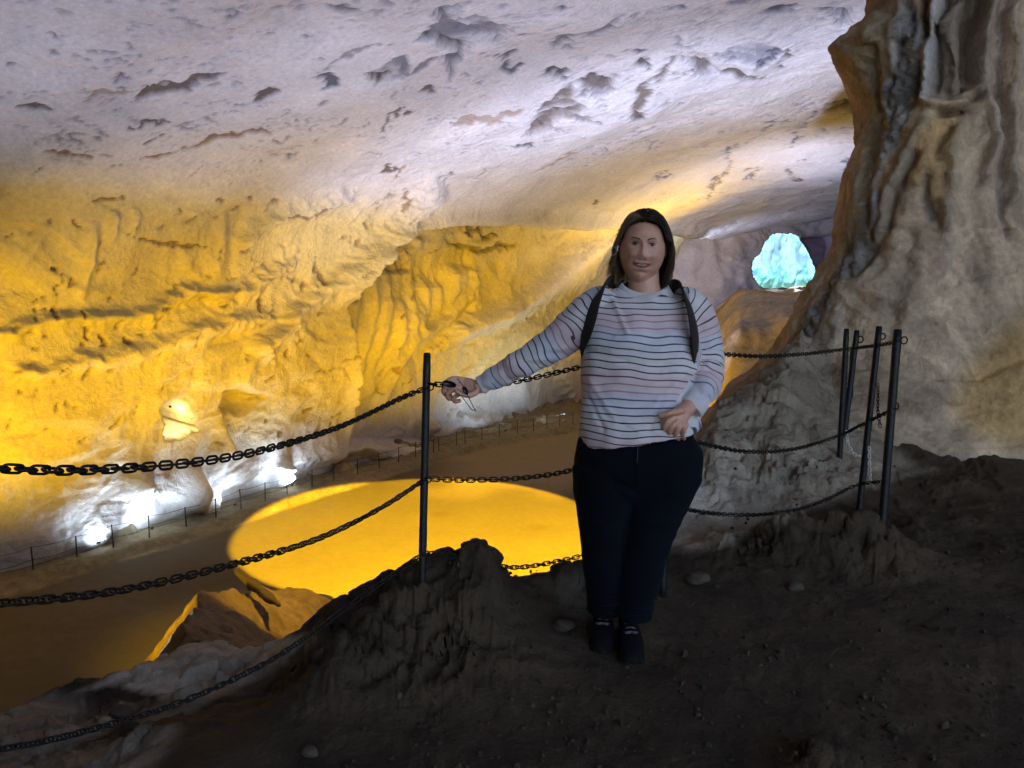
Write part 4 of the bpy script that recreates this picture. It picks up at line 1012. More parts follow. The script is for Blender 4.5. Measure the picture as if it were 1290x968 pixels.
# ------------------------------------------------------------------ the woman
PD = 2.90
def Q(px_, py_, dd=0.0): return Vector(unproj(px_, py_, PD + dd))
PPM = F / PD                       # photo pixels per metre at her distance
def mk(hexes): return tuple(hexes)
def loft(secs, n=40, cap=True, power=2.0, flat=1.0):
    """secs: (centre Vector, half width m, half depth m, [axis tangent], [depth dir])  -> V,F ; rings are superellipses"""
    V = []; Fc = []; m = len(secs)
    C_ = [s[0] for s in secs]
    fwd = Vector((0, 1, 0))
    for i, s in enumerate(secs):
        T = (C_[min(i + 1, m - 1)] - C_[max(i - 1, 0)]).normalized()
        T = Vector((T.x, T.y * flat, T.z)).normalized()
        d = (fwd - T * fwd.dot(T)).normalized(); w = d.cross(T).normalized()
        for k in range(n):
            a = 2 * math.pi * k / n; ca, sa = math.cos(a), math.sin(a)
            e = 2.0 / power
            x = math.copysign(abs(ca) ** e, ca) * s[1]; y = math.copysign(abs(sa) ** e, sa) * s[2]
            V.append(C_[i] + w * x + d * y)
    for i in range(m - 1):
        for k in range(n):
            k2 = (k + 1) % n; Fc.append((i * n + k, i * n + k2, (i + 1) * n + k2, (i + 1) * n + k))
    if cap:
        V.append(C_[0]); V.append(C_[-1]); a, b = len(V) - 2, len(V) - 1
        for k in range(n):
            k2 = (k + 1) % n; Fc.append((a, k2, k)); Fc.append((b, (m - 1) * n + k, (m - 1) * n + k2))
    return V, Fc
def interp_secs(keys, n):
    """smooth the key sections (Catmull-Rom on centre and radii)"""
    arr = [np.array([*k[0], k[1], k[2]]) for k in keys]
    sub = max(2, int(math.ceil(n / (len(keys) - 1))))
    out = catmull(arr, sub)
    return [(Vector(o[:3]), max(o[3], 0.002), max(o[4], 0.002)) for o in out]
def remesh(V_F_list, voxel, smooth_it=2, name='part', fac=0.5):
    me = bpy.data.meshes.new(name + '_src'); V = []; Fc = []
    for v, f in V_F_list:
        o = len(V); V += [tuple(p) for p in v]; Fc += [tuple(i + o for i in q) for q in f]
    me.from_pydata(V, [], Fc); me.update()
    bm = bmesh.new(); bm.from_mesh(me); bmesh.ops.recalc_face_normals(bm, faces=bm.faces); bm.to_mesh(me); bm.free()
    ob = bpy.data.objects.new(name + '_src', me); COL.objects.link(ob)
    r = ob.modifiers.new('r', 'REMESH'); r.mode = 'VOXEL'; r.voxel_size = voxel; r.use_smooth_shade = True
    if smooth_it:
        s = ob.modifiers.new('s', 'SMOOTH'); s.factor = fac; s.iterations = smooth_it
    dg = bpy.context.evaluated_depsgraph_get(); dg.update()
    out = bpy.data.meshes.new_from_object(ob.evaluated_get(dg))
    bpy.data.objects.remove(ob); bpy.data.meshes.remove(me)
    out.name = name; smooth(out); return out
def co_of(me):
    a = np.zeros(len(me.vertices) * 3, np.float32); me.vertices.foreach_get('co', a); return a.reshape(-1, 3).astype(float)
def set_co(me, a): me.vertices.foreach_set('co', np.asarray(a, np.float32).reshape(-1)); me.update()
def no_of(me):
    a = np.zeros(len(me.vertices) * 3, np.float32); me.vertices.foreach_get('normal', a); return a.reshape(-1, 3).astype(float)
def rpx(p): return p / PPM

# materials
def skin_mat():
    m, nt, bs = new_mat('skin')
    at = nt.nodes.new('ShaderNodeAttribute'); at.attribute_name = 'tint'
    n = noise_node(nt, 45, 6, 0.6); n2 = noise_node(nt, 260, 4, 0.6)
    c = mul(nt, at.outputs['Color'], ramp(nt, n.outputs[0], [(0.3, (0.88, 0.82, 0.80)), (0.7, (1.08, 1.08, 1.06))]).outputs[0])
    nt.links.new(c, bs.inputs['Base Color']); bs.inputs['Roughness'].default_value = 0.48
    bs.inputs['Subsurface Weight'].default_value = 0.12; bs.inputs['Subsurface Radius'].default_value = (0.012, 0.005, 0.003)
    bs.inputs['Subsurface Scale'].default_value = 0.4
    bump(nt, bs, [(n2.outputs[0], 0.25, 0.0006)])
    return m
M_SKIN = skin_mat()
M_HAIR, hnt, hbs = new_mat('hair')
_at = hnt.nodes.new('ShaderNodeAttribute'); _at.attribute_name = 'tint'
hnt.links.new(_at.outputs['Color'], hbs.inputs['Base Color']); hbs.inputs['Roughness'].default_value = 0.42
hbs.inputs['Specular IOR Level'].default_value = 0.4
M_EYEW = plain_mat('eye_white', (0.14, 0.12, 0.115), 0.5, 0, 30, 0.05)
M_IRIS = plain_mat('iris', (0.025, 0.015, 0.01), 0.15, 0, 30, 0.1)
M_TEETH = plain_mat('teeth', (0.50, 0.44, 0.38), 0.4, 0, 60, 0.05)
M_BROW = plain_mat('brow_hair', (0.035, 0.022, 0.016), 0.7, 0, 90, 0.3)
M_BROWL = plain_mat('light_brow_hair', (0.09, 0.055, 0.04), 0.8, 0, 90, 0.3)
M_SILVER = plain_mat('silver', (0.7, 0.7, 0.72), 0.25, 0.9, 50, 0.1)
M_PACK = plain_mat('dark_pack_webbing', (0.026, 0.019, 0.020), 0.85, 0, 200, 0.3, 0.0006, sheen=0.05)
M_SHOE = plain_mat('black_trainer_mesh', (0.0035, 0.0035, 0.0045), 0.85, 0, 180, 0.5, 0.0008)
M_SOLE = plain_mat('grey_rubber_sole', (0.009, 0.0085, 0.008), 0.85, 0, 90, 0.3, 0.0005)
M_LACE = plain_mat('grey_lace', (0.10, 0.10, 0.115), 0.8, 0, 200, 0.3)
M_WHITE = plain_mat('white_plastic', (0.75, 0.75, 0.77), 0.35, 0, 60, 0.05)
M_LENS = plain_mat('dark_lens', (0.008, 0.008, 0.009), 0.35, 0, 40, 0.2)

for m_ in (M_SHOE, M_SOLE, M_PACK): m_.node_tree.nodes['Principled BSDF'].inputs['Specular IOR Level'].default_value = 0.12
woman = thing('person', 'woman in a striped long-sleeved top and dark blue jeans smiling and holding the chain', 'person', (Q(790, 826)[0], Q(790, 826)[1], FLR))

# ---- head shape: a dense sphere pushed into a face
HC = Q(809, 315, -0.0)
HS = Vector((0.085, 0.098, 0.127))
YAW = math.radians(-7); TILT = math.radians(4)
def head():
    nu, nv = 150, 130
    V = []; 
    th = np.linspace(0, math.pi, nv); ph = np.linspace(0, 2 * math.pi, nu, endpoint=False)
    PH, TH = np.meshgrid(ph, th, indexing='ij')
    # unit sphere; face looks to -y
    X = np.sin(TH) * np.sin(PH); Y = -np.sin(TH) * np.cos(PH); Z = np.cos(TH)
    x = X * HS[0]; y = Y * HS[1]; z = Z * HS[2]
    w = z / 0.127; front = np.clip(-Y, 0, 1)
    # skull wider above, jaw narrower below
    jaw = np.clip(-w, 0, 1)
    x = x * (1.0 - 0.17 * jaw ** 2.2) * (1 + 0.03 * np.clip(w, 0, 1))
    y = np.where(Y < 0, y * (1 - 0.08 * np.clip(np.abs(w) - 0.2, 0, 1)), y * 1.05)
    def g(cx, cz, sx, sz): return np.exp(-((x - cx) / sx) ** 2 - ((z - cz) / sz) ** 2) * (Y < 0.1)
    d = np.zeros_like(x)                     # outward push of the face (towards -y)
    ez = 0.016; 
    for s in (-1, 1):
        d -= 0.012 * g(s * 0.030, ez, 0.017, 0.011)          # eye sockets
        d += 0.006 * g(s * 0.028, ez + 0.020, 0.020, 0.007)  # brow bone
        d += 0.011 * g(s * 0.042, -0.026, 0.022, 0.020)      # cheeks, lifted by the smile
        d += 0.0045 * g(s * 0.0145, -0.030, 0.0075, 0.007)    # nostril wings
        d -= 0.0045 * g(s * 0.036, -0.048, 0.006, 0.018)     # smile fold
        d += 0.003 * g(s * 0.030, ez, 0.012, 0.006)          # eyelids
        d -= 0.006 * g(s * 0.012, ez, 0.006, 0.010)
        d += 0.004 * g(s * 0.045, -0.075, 0.026, 0.024)      # full jaw
    d += 0.004 * g(0, 0.004, 0.0090, 0.020) + 0.013 * g(0, -0.024, 0.0145, 0.013) + 0.005 * g(0, -0.010, 0.010, 0.016)   # nose
    d -= 0.002 * g(0, -0.041, 0.015, 0.0035)
    d += 0.003 * g(0, -0.0525, 0.028, 0.0060)                # upper lip
    d -= 0.010 * g(0, -0.0615, 0.025, 0.0050)                # mouth line
    d += 0.006 * g(0, -0.0730, 0.023, 0.0050)                # lower lip
    d -= 0.005 * g(0, -0.084, 0.022, 0.005)
    d += 0.010 * g(0, -0.104, 0.026, 0.015)                  # chin
    d += 0.008 * g(0, -0.118, 0.04, 0.012)                   # soft fullness under the chin
    y = y - d
    P_ = np.stack([x, y, z], -1)
    return P_
HP = head()
HR = Matrix.Rotation(TILT, 3, 'Y') @ Matrix.Rotation(YAW, 3, 'Z')
HRn = np.array(HR)
def hw(p): return HC + HR @ Vector(p)
def head_vf():
    P_ = HP.reshape(-1, 3) @ HRn.T + np.array(HC)
    nu, nv = HP.shape[:2]; Fc = []
    for i in range(nu):
        for j in range(nv - 1):
            i2 = (i + 1) % nu; Fc.append((i * nv + j, i * nv + j + 1, i2 * nv + j + 1, i2 * nv + j))
    return [Vector(p) for p in P_], Fc
def face_y(x, z):
    """depth of the face surface at head-local x,z"""
    P_ = HP.reshape(-1, 3); m = P_[:, 1] < 0
    d = (P_[m][:, 0] - x) ** 2 + (P_[m][:, 2] - z) ** 2
    return P_[m][np.argmin(d)][1]
# ---- hands
def finger(pts, r0, r1, n=5, fl=0.94):
    c = catmull([tuple(p) for p in pts], n); m = len(c)
    rr = [r0 + (r1 - r0) * i / (m - 1) for i in range(m)]
    rr[0] *= 0.9; secs = [(Vector(p), rr[i], rr[i] * fl) for i, p in enumerate(c)]
    e = secs[-1]; T = (secs[-1][0] - secs[-2][0]).normalized()
    secs += [(e[0] + T * e[1] * 0.55, e[1] * 0.84, e[2] * 0.84), (e[0] + T * e[1] * 0.9, e[1] * 0.45, e[2] * 0.45)]
    return loft(secs, 12)
parts_body = [head_vf()]
neck = interp_secs([(Q(812, 386, 0.03), 0.085, 0.062), (Q(812, 372, 0.03), 0.068, 0.058), (Q(811, 360, 0.025), 0.060, 0.056), (Q(810, 345, 0.03), 0.060, 0.058), (Q(809, 325, 0.035), 0.058, 0.058)], 14)
parts_body.append(loft(neck, 32, flat=0.0))
for s in (-1, 1):                      # ears
    c = [(0.080 * s, 0.010, 0.022), (0.087 * s, 0.014, 0.018), (0.089 * s, 0.015, 0.004), (0.085 * s, 0.011, -0.012), (0.078 * s, 0.006, -0.020)]
    parts_body.append(loft([(hw(p), r, r * 0.55) for p, r in zip(c, (0.008, 0.012, 0.011, 0.009, 0.006))], 12))
# torso, arms and legs inside the clothes
parts_body.append(loft(interp_secs([(Q(812, 378, 0.03), 0.11, 0.06), (Q(812, 400, 0.03), 0.17, 0.085), (Q(808, 440, 0.03), 0.19, 0.10), (Q(806, 490, 0.03), 0.19, 0.10), (Q(804, 540, 0.03), 0.195, 0.11), (Q(804, 590, 0.03), 0.20, 0.10), (Q(804, 622, 0.03), 0.13, 0.07)], 24), 32))
ARM_R = [(760, 384, 0.03), (738, 401, 0.03), (708, 426, 0.035), (670, 451, 0.05), (640, 467, 0.075), (612, 484, 0.10), (600, 489, 0.105)]
parts_body.append(loft(interp_secs([(Q(*p), r, r) for p, r in zip(ARM_R, (0.04, 0.042, 0.036, 0.030, 0.024, 0.024, 0.026))], 24), 20))
ARM_L = [(868, 384, 0.03), (878, 405, 0.04), (888, 440, 0.05), (890, 466, 0.02), (882, 495, -0.07), (873, 510, -0.10), (866, 517, -0.11)]
parts_body.append(loft(interp_secs([(Q(*p), r, r) for p, r in zip(ARM_L, (0.04, 0.04, 0.036, 0.034, 0.028, 0.026, 0.026))], 24), 20, flat=0.4))
for px_top, pts in ((0, [(770, 600, .03), (764, 660, .03), (762, 715, .05), (761, 742, .09), (761, 752, .10)]), (1, [(840, 600, .03), (824, 660, .0), (812, 720, .0), (803, 742, .03), (800, 754, .05)])):
    parts_body.append(loft(interp_secs([(Q(*p), r, r) for p, r in zip(pts, (0.09, 0.075, 0.05, 0.035, 0.035))], 18), 20))
# right hand, gripping the chain, knuckles up; wrist at (603,489), fingertips at (560,498)
def V3(px_, py_, dd): return Q(px_, py_, dd)
hd = 0.11
palm = interp_secs([(V3(610, 487, hd - 0.005), 0.024, 0.021), (V3(602, 488, hd), 0.026, 0.022), (V3(594, 488, hd + .005), 0.034, 0.022), (V3(586, 487, hd + .01), 0.036, 0.020), (V3(579, 486, hd + .01), 0.031, 0.016)], 16)
parts_body.append(loft(palm, 20))
fingers_r = [([(588, 480, .118), (573, 477, .10), (563, 481, .094), (561, 488, .105), (567, 491, .122)], .0108, .0092),
             ([(588, 485, .118), (571, 484, .095), (560, 489, .09), (560, 496, .103), (567, 498, .120)], .0108, .0094),
             ([(588, 490, .118), (573, 491, .094), (564, 496, .088), (565, 502, .102), (572, 502, .118)], .0104, .0090),
             ([(589, 495, .115), (579, 497, .096), (572, 501, .092), (573, 506, .103), (579, 505, .115)], .0094, .0080)]
for pts, r0, r1 in fingers_r: parts_body.append(finger([V3(*p) for p in pts], r0, r1))
parts_body.append(finger([V3(601, 494, .09), V3(592, 498, .076), V3(583, 497, .066), V3(575, 493, .066)], .0130, .0095))   # thumb closes over the fingers
# left hand: thumb out over the pocket edge, fingers going into the pocket
palm = interp_secs([(V3(872, 509, -0.125), 0.026, 0.022), (V3(864, 517, -0.140), 0.029, 0.023), (V3(855, 526, -0.155), 0.039, 0.023), (V3(847, 533, -0.160), 0.041, 0.021), (V3(841, 540, -0.152), 0.035, 0.017)], 16)
parts_body.append(loft(palm, 20, flat=0.4))
for pts, r0, r1 in [([(851, 525, -0.170), (842, 531, -0.180), (837, 539, -0.168), (842, 545, -0.125)], .0108, .0090), ([(855, 530, -0.175), (847, 537, -0.182), (843, 545, -0.166), (848, 550, -0.120)], .0108, .0090),
                    ([(860, 533, -0.172), (854, 541, -0.176), (851, 549, -0.158), (855, 553, -0.115)], .0104, .0088), ([(866, 533, -0.165), (862, 542, -0.168), (860, 549, -0.150), (862, 553, -0.110)], .0094, .0078),
                    ([(861, 517, -0.165), (852, 519, -0.188), (843, 521, -0.195), (832, 524, -0.188)], .0130, .0098)]:
    parts_body.append(finger([V3(*p) for p in pts], r0, r1))
body_me = remesh(parts_body, 0.0030, 1, 'body', 0.4)
bc = co_of(body_me); loc = (bc - np.array(HC)) @ HRn
lx, ly, lz = loc.T
skin = np.ones((len(bc), 3)) * np.array([0.50, 0.265, 0.185])
def sp(m, col):
    global skin
    m = np.clip(m, 0, 1)[:, None]; skin = skin * (1 - m) + np.array(col) * m
fr = (ly < -0.03) & (np.abs(lz) < 0.14)
for s in (-1, 1):
    sp(0.35 * fr * np.exp(-((lx - s * 0.040) / 0.020) ** 2 - ((lz + 0.026) / 0.018) ** 2), (0.47, 0.22, 0.175))
    sp(0.45 * fr * np.exp(-((lx - s * 0.030) / 0.015) ** 2 - ((lz - 0.018) / 0.010) ** 2), (0.23, 0.13, 0.11))
lip = fr * ((lx / 0.033) ** 2 + ((lz + 0.0650 - 0.32 * np.abs(lx)) / 0.0115) ** 2 < 1)
sp(lip * 0.8, (0.36, 0.10, 0.09))
sp(fr * np.exp(-(lx / 0.030) ** 4 - ((lz + 0.0630 - 0.32 * np.abs(lx)) / 0.0034) ** 2) * 0.95, (0.05, 0.015, 0.012))
sp(0.3 * fr * np.exp(-(lx / 0.010) ** 2 - ((lz + 0.025) / 0.010) ** 2), (0.46, 0.22, 0.16))
for s in (-1, 1): sp(0.9 * fr * np.exp(-((lx - s * 0.0085) / 0.0032) ** 2 - ((lz + 0.0375) / 0.0022) ** 2), (0.12, 0.05, 0.04)); sp(0.25 * fr * np.exp(-((lx - s * (0.030 + 0.12 * (-0.03 - lz))) / 0.0030) ** 2 - ((lz + 0.048) / 0.014) ** 2), (0.18, 0.09, 0.07))
vcol(body_me, skin)
link('body', body_me, M_SKIN, woman)
# eyes, brows, lashes, teeth
def blob(name, c, r, mat, sc=(1, 1, 1), rot=HR, seg=20, parent=None):
    bm = bmesh.new(); bmesh.ops.create_uvsphere(bm, u_segments=seg, v_segments=seg // 2, radius=1.0)
    me = bpy.data.meshes.new(name); bm.to_mesh(me); bm.free(); smooth(me)
    M = Matrix.Translation(c) @ rot.to_4x4() @ Matrix.Diagonal((r * sc[0], r * sc[1], r * sc[2], 1))
    me.transform(M); return link(name, me, mat, parent or woman)
for s in (-1, 1):
    fy = face_y(s * 0.030, 0.016)
    e = blob('eye', hw((s * 0.030, fy + 0.0035, 0.0155)), 0.0098, M_EYEW, (1.30, 0.75, 0.46))
    blob('iris', hw((s * 0.030 , fy - 0.0012, 0.0155)), 0.0062, M_IRIS, (1, 0.55, 0.80), parent=woman)
    m = MB(); m.tube([hw((s * 0.030 + q * 0.0125, face_y(s * 0.030 + q * 0.0125, 0.018) - 0.0015, 0.0190 + 0.0035 * (1 - q * q) - 0.001)) for q in np.linspace(-1, 1, 9)], [0.0006, 0.0018, 0.0024, 0.0027, 0.0027, 0.0027, 0.0024, 0.0018, 0.0008], 6); m.build('eyelashes', M_BROW, woman)
    m = MB(); m.tube([hw((s * (0.013 + q * 0.034), face_y(s * (0.013 + q * 0.034), 0.034) + 0.0010, 0.032 + 0.0065 * math.sin(q * 2.6))) for q in np.linspace(0, 1, 9)], [0.0016, 0.0026, 0.0028, 0.0027, 0.0025, 0.0022, 0.0018, 0.0013, 0.0007], 6); m.build('eyebrow', M_BROWL, woman)
tv = MB()
for k in range(9):
    x0 = (k - 4.3) * 0.0047
    yy = face_y(x0, -0.0555)
    c = hw((x0, yy + 0.0035, -0.0608 + 0.28 * abs(x0))); rx, ry, rz = 0.0021, 0.0022, 0.0021
    V = [c + HR @ Vector((a * rx, b * ry, d_ * rz)) for a in (-1, 1) for b in (-1, 1) for d_ in (-1, 1)]
    tv.add(V, [(0, 1, 3, 2), (4, 6, 7, 5), (0, 4, 5, 1), (2, 3, 7, 6), (0, 2, 6, 4), (1, 5, 7, 3)])
tv.build('teeth', M_TEETH, woman)
# ---- hair: a shell of strands, dark at the crown, lighter on her right: blonde tips plus painted backlight
def hair():
    rng = np.random.RandomState(3); V = []; Fc = []; C_ = []
    def strand(pts, w, c0, c1):
        path = catmull(pts, 5); m = len(path)
        T = np.gradient(path, axis=0); T /= np.linalg.norm(T, axis=1, keepdims=True) + 1e-9
        out = path - np.array([0, 0.012, -0.01]); out /= np.linalg.norm(out, axis=1, keepdims=True) + 1e-9
        side = np.cross(T, out); side /= np.linalg.norm(side, axis=1, keepdims=True) + 1e-9
        nrm = np.cross(side, T)
        o = len(V)
        for i in range(m):
            t = i / (m - 1); ww = w * (1 - 0.75 * t ** 2.2) * (0.6 + 0.4 * min(1, t * 6))
            for a, b in ((-1, 0), (0, 0.45), (1, 0)):
                V.append(path[i] + side[i] * ww * a + nrm[i] * ww * b); C_.append(np.array(c0) * (1 - t ** 0.8) + np.array(c1) * t ** 0.8)
        for i in range(m - 1):
            for j in range(2): Fc.append((o + i * 3 + j, o + i * 3 + j + 1, o + (i + 1) * 3 + j + 1, o + (i + 1) * 3 + j))
    dk = np.array([0.030, 0.020, 0.015])
    for k in range(2300):
        part_x = 0.012
        s = -1 if rng.rand() < 0.5 else 1
        ya = rng.uniform(-0.078, 0.085)                       # where along the parting it starts (front to back)
        # start on the scalp
        el = rng.uniform(0.02, 1.0) ** 0.7
        ang = el * rng.uniform(0.0, 1.25)
        rx, rz = 0.090, 0.146
        ys = ya
        k0 = math.sqrt(max(0.05, 1 - (ys / 0.108) ** 2))
        lift = 0.012 + rng.uniform(0, 0.010)
        x0 = s * math.sin(ang) * rx * k0 + part_x * (1 - el); z0 = math.cos(ang) * (rz * k0)
        if ys < -0.03 and abs(x0) < 0.06 and z0 < 0.095: continue
        start = np.array([x0, ys + 0.008, z0])
        L = rng.uniform(0.8, 1.0)
        back = sst(-0.05, 0.02, ys)
        # mid passes the temple outside the face, end falls to the collar
        wid = (0.099 if s > 0 else 0.087) + rng.uniform(0.0, 0.012)
        ymid = max(ys * 0.75 + 0.022, -0.030 + rng.uniform(0, 0.02)) if s > 0 else max(ys * 0.7 + 0.034, 0.004 + rng.uniform(0, 0.02))
        f = 0.25 + 0.75 * rng.rand() ** 0.5 if ys > 0.03 else 1.0
        a1 = ang + (1.45 - ang) * 0.40; a2 = ang + (1.45 - ang) * 0.78
        rxx = (wid + 0.002) * f; rzz = (rz + lift * 0.4 + 0.004 * math.sin(ya * 40 + ang * 5)) * k0
        p1 = np.array([s * math.sin(a1) * rxx, ys + (ymid - ys) * .35, math.cos(a1) * rzz])
        p1b = np.array([s * math.sin(a2) * rxx, ys + (ymid - ys) * .7, math.cos(a2) * rzz])
        p2 = np.array([s * wid * f, ymid, -0.005])
        endz = -0.108 if s < 0 else -0.124
        endz += 0.020 * rng.randn() * 0.6 + 0.018 * (1 - L)
        flare = (0.006 if s < 0 else 0.004) * rng.randn() + (0.004 if s < 0 else 0.0)
        p3 = np.array([s * (wid * 0.99) * f + s * flare, ymid + 0.004, -0.055])
        p4 = np.array([s * (wid * 0.90) * f + s * flare * 2.0, ymid + 0.006, endz])
        start_out = start * np.array([1 + lift / 0.09, 1 + lift / 0.10, 1 + lift * 0.35 / 0.12])
        if s < 0:
            tip = np.array([0.75, 0.55, 0.36]) * rng.uniform(0.35, 1.3) if rng.rand() < 0.7 else np.array([0.16, 0.11, 0.07])
        else: tip = np.array([0.060, 0.038, 0.026]) * rng.uniform(0.6, 1.6)
        wv = 0.006 * math.sin(ya * 60 + s) ; p2 = p2 + np.array([s * wv, 0, 0]); p3 = p3 - np.array([s * wv * .8, 0, 0])
        if rng.rand() < (0.10 if s > 0 else 0.25): p3 = p3 + np.array([s * 0.012 * rng.rand(), 0.01 * rng.randn(), 0]); p4 = p4 + np.array([s * 0.018 * rng.randn(), 0.012 * rng.randn(), 0.02 * rng.randn()])
        if rng.rand() < 0.12: p2 = p2 + np.array([s * 0.010, 0, 0]); p3 = p3 + np.array([s * 0.008, 0, 0])
        strand([start_out, p1, p1b, p2, p3, p4], rng.uniform(0.0011, 0.0026), dk * rng.uniform(0.6, 1.7), tip)
    for k in range(420):                                       # swept front locks from the parting over the temples
        s = -1 if k % 2 else 1
        t0 = rng.uniform(0, 1)
        st = np.array([0.014 + s * 0.004 + s * 0.03 * t0 * rng.rand(), -0.072 + 0.045 * t0, 0.105 + 0.034 * t0 * (1 - 0.2 * rng.rand())])
        m1 = np.array([s * (0.046 + 0.020 * rng.rand()), -0.070 + 0.03 * t0 + 0.006 * rng.randn(), 0.102 + 0.006 * rng.randn() + 0.012 * t0])
        m2 = np.array([s * (0.083 + 0.004 * rng.rand()), -0.044 + 0.02 * t0, 0.055 + 0.01 * rng.randn()])
        m3 = np.array([s * (0.094 + 0.004 * rng.rand()), -0.018 + 0.014 * t0 + (0.008 if s < 0 else 0), -0.005])
        m4 = np.array([s * (0.092 + 0.004 * rng.rand()), -0.008 + 0.014 * t0 + (0.012 if s < 0 else 0), -0.075])
        m5 = np.array([s * (0.084 + 0.010 * rng.rand()), 0.0 + 0.01 * t0, -0.106 + 0.014 * rng.randn()])
        tip = np.array([0.70, 0.50, 0.33]) * rng.uniform(0.35, 1.3) if s < 0 else np.array([0.035, 0.022, 0.016]) * rng.uniform(0.6, 1.6)
        strand([st, m1, m2, m3, m4, m5], rng.uniform(0.0010, 0.0022), dk * rng.uniform(0.6, 1.6), tip)
    for k in range(150):                                       # flyaways round the outline
        a = rng.uniform(-1.5, 1.3); y_ = rng.uniform(-0.03, 0.06); r0 = 1.0
        p = np.array([math.sin(a) * 0.092, y_, math.cos(a) * 0.148]) if abs(a) < 1.2 else np.array([math.copysign(0.096, a), y_, rng.uniform(-0.09, 0.03)])
        dr = np.array([math.sin(a), 0, 0.3 * math.cos(a)]); fall = np.array([math.copysign(0.3, a), 0, -1.0]) * rng.uniform(0.02, 0.05)
        o_ = rng.uniform(0.004, 0.016) * (1.5 if a < 0 else 1)
        strand([p, p + dr * o_ + fall * 0.4, p + dr * o_ * 1.4 + fall, p + dr * o_ * 1.1 + fall * 1.6], 0.0007, dk * 2, dk * (8 if a < 0 else 3))
    V = np.array(V) @ HRn.T + np.array(HC)
    me = mesh('hair', V, Fc); vcol(me, C_)
    link('hair', me, M_HAIR, woman)
hair()
cap = [(p * np.array([1.03 + 0.03 * float(sst(0.0, 0.08, p[2])), 1.03, 1.01 + 0.11 * float(sst(0.05, 0.12, p[2]))]) + np.array([0, 0.005, 0.004])) for p in HP.reshape(-1, 3)]
nu_, nv_ = HP.shape[:2]; capf = []
for i in range(nu_):
    for j in range(nv_ - 1):
        i2 = (i + 1) % nu_; q = (i * nv_ + j, i * nv_ + j + 1, i2 * nv_ + j + 1, i2 * nv_ + j)
        c = np.mean([cap[k_] for k_ in q], axis=0)
        if c[2] > 0.098 - 0.15 * abs(c[0]) or (c[1] > -0.012 + 0.0 * c[2] and (c[2] > -0.07)) or (c[1] > -0.045 and c[2] > 0.03 and abs(c[0]) > 0.05): capf.append(q)
cm = mesh('scalp_hair', [hw(p) for p in cap], capf); vcol(cm, np.ones((len(cap), 3)) * [0.018, 0.013, 0.010]); link('scalp_hair', cm, M_HAIR, woman)
# earbud and hoop earring on her right ear
blob('earbud', hw((-0.092, -0.012, 0.006)), 0.0048, M_WHITE); m = MB(); m.tube([hw((-0.093, -0.014, 0.004)), hw((-0.092, -0.018, -0.012))], 0.0018, 8); m.build('earbud_stem', M_WHITE, woman)
m = MB(); m.tube([hw((-0.108 + 0.013 * math.cos(a), -0.010, -0.012 + 0.016 * math.sin(a))) for a in np.linspace(0, 2 * math.pi, 22)], 0.0008, 6); m.build('hoop_earring', M_SILVER, woman)

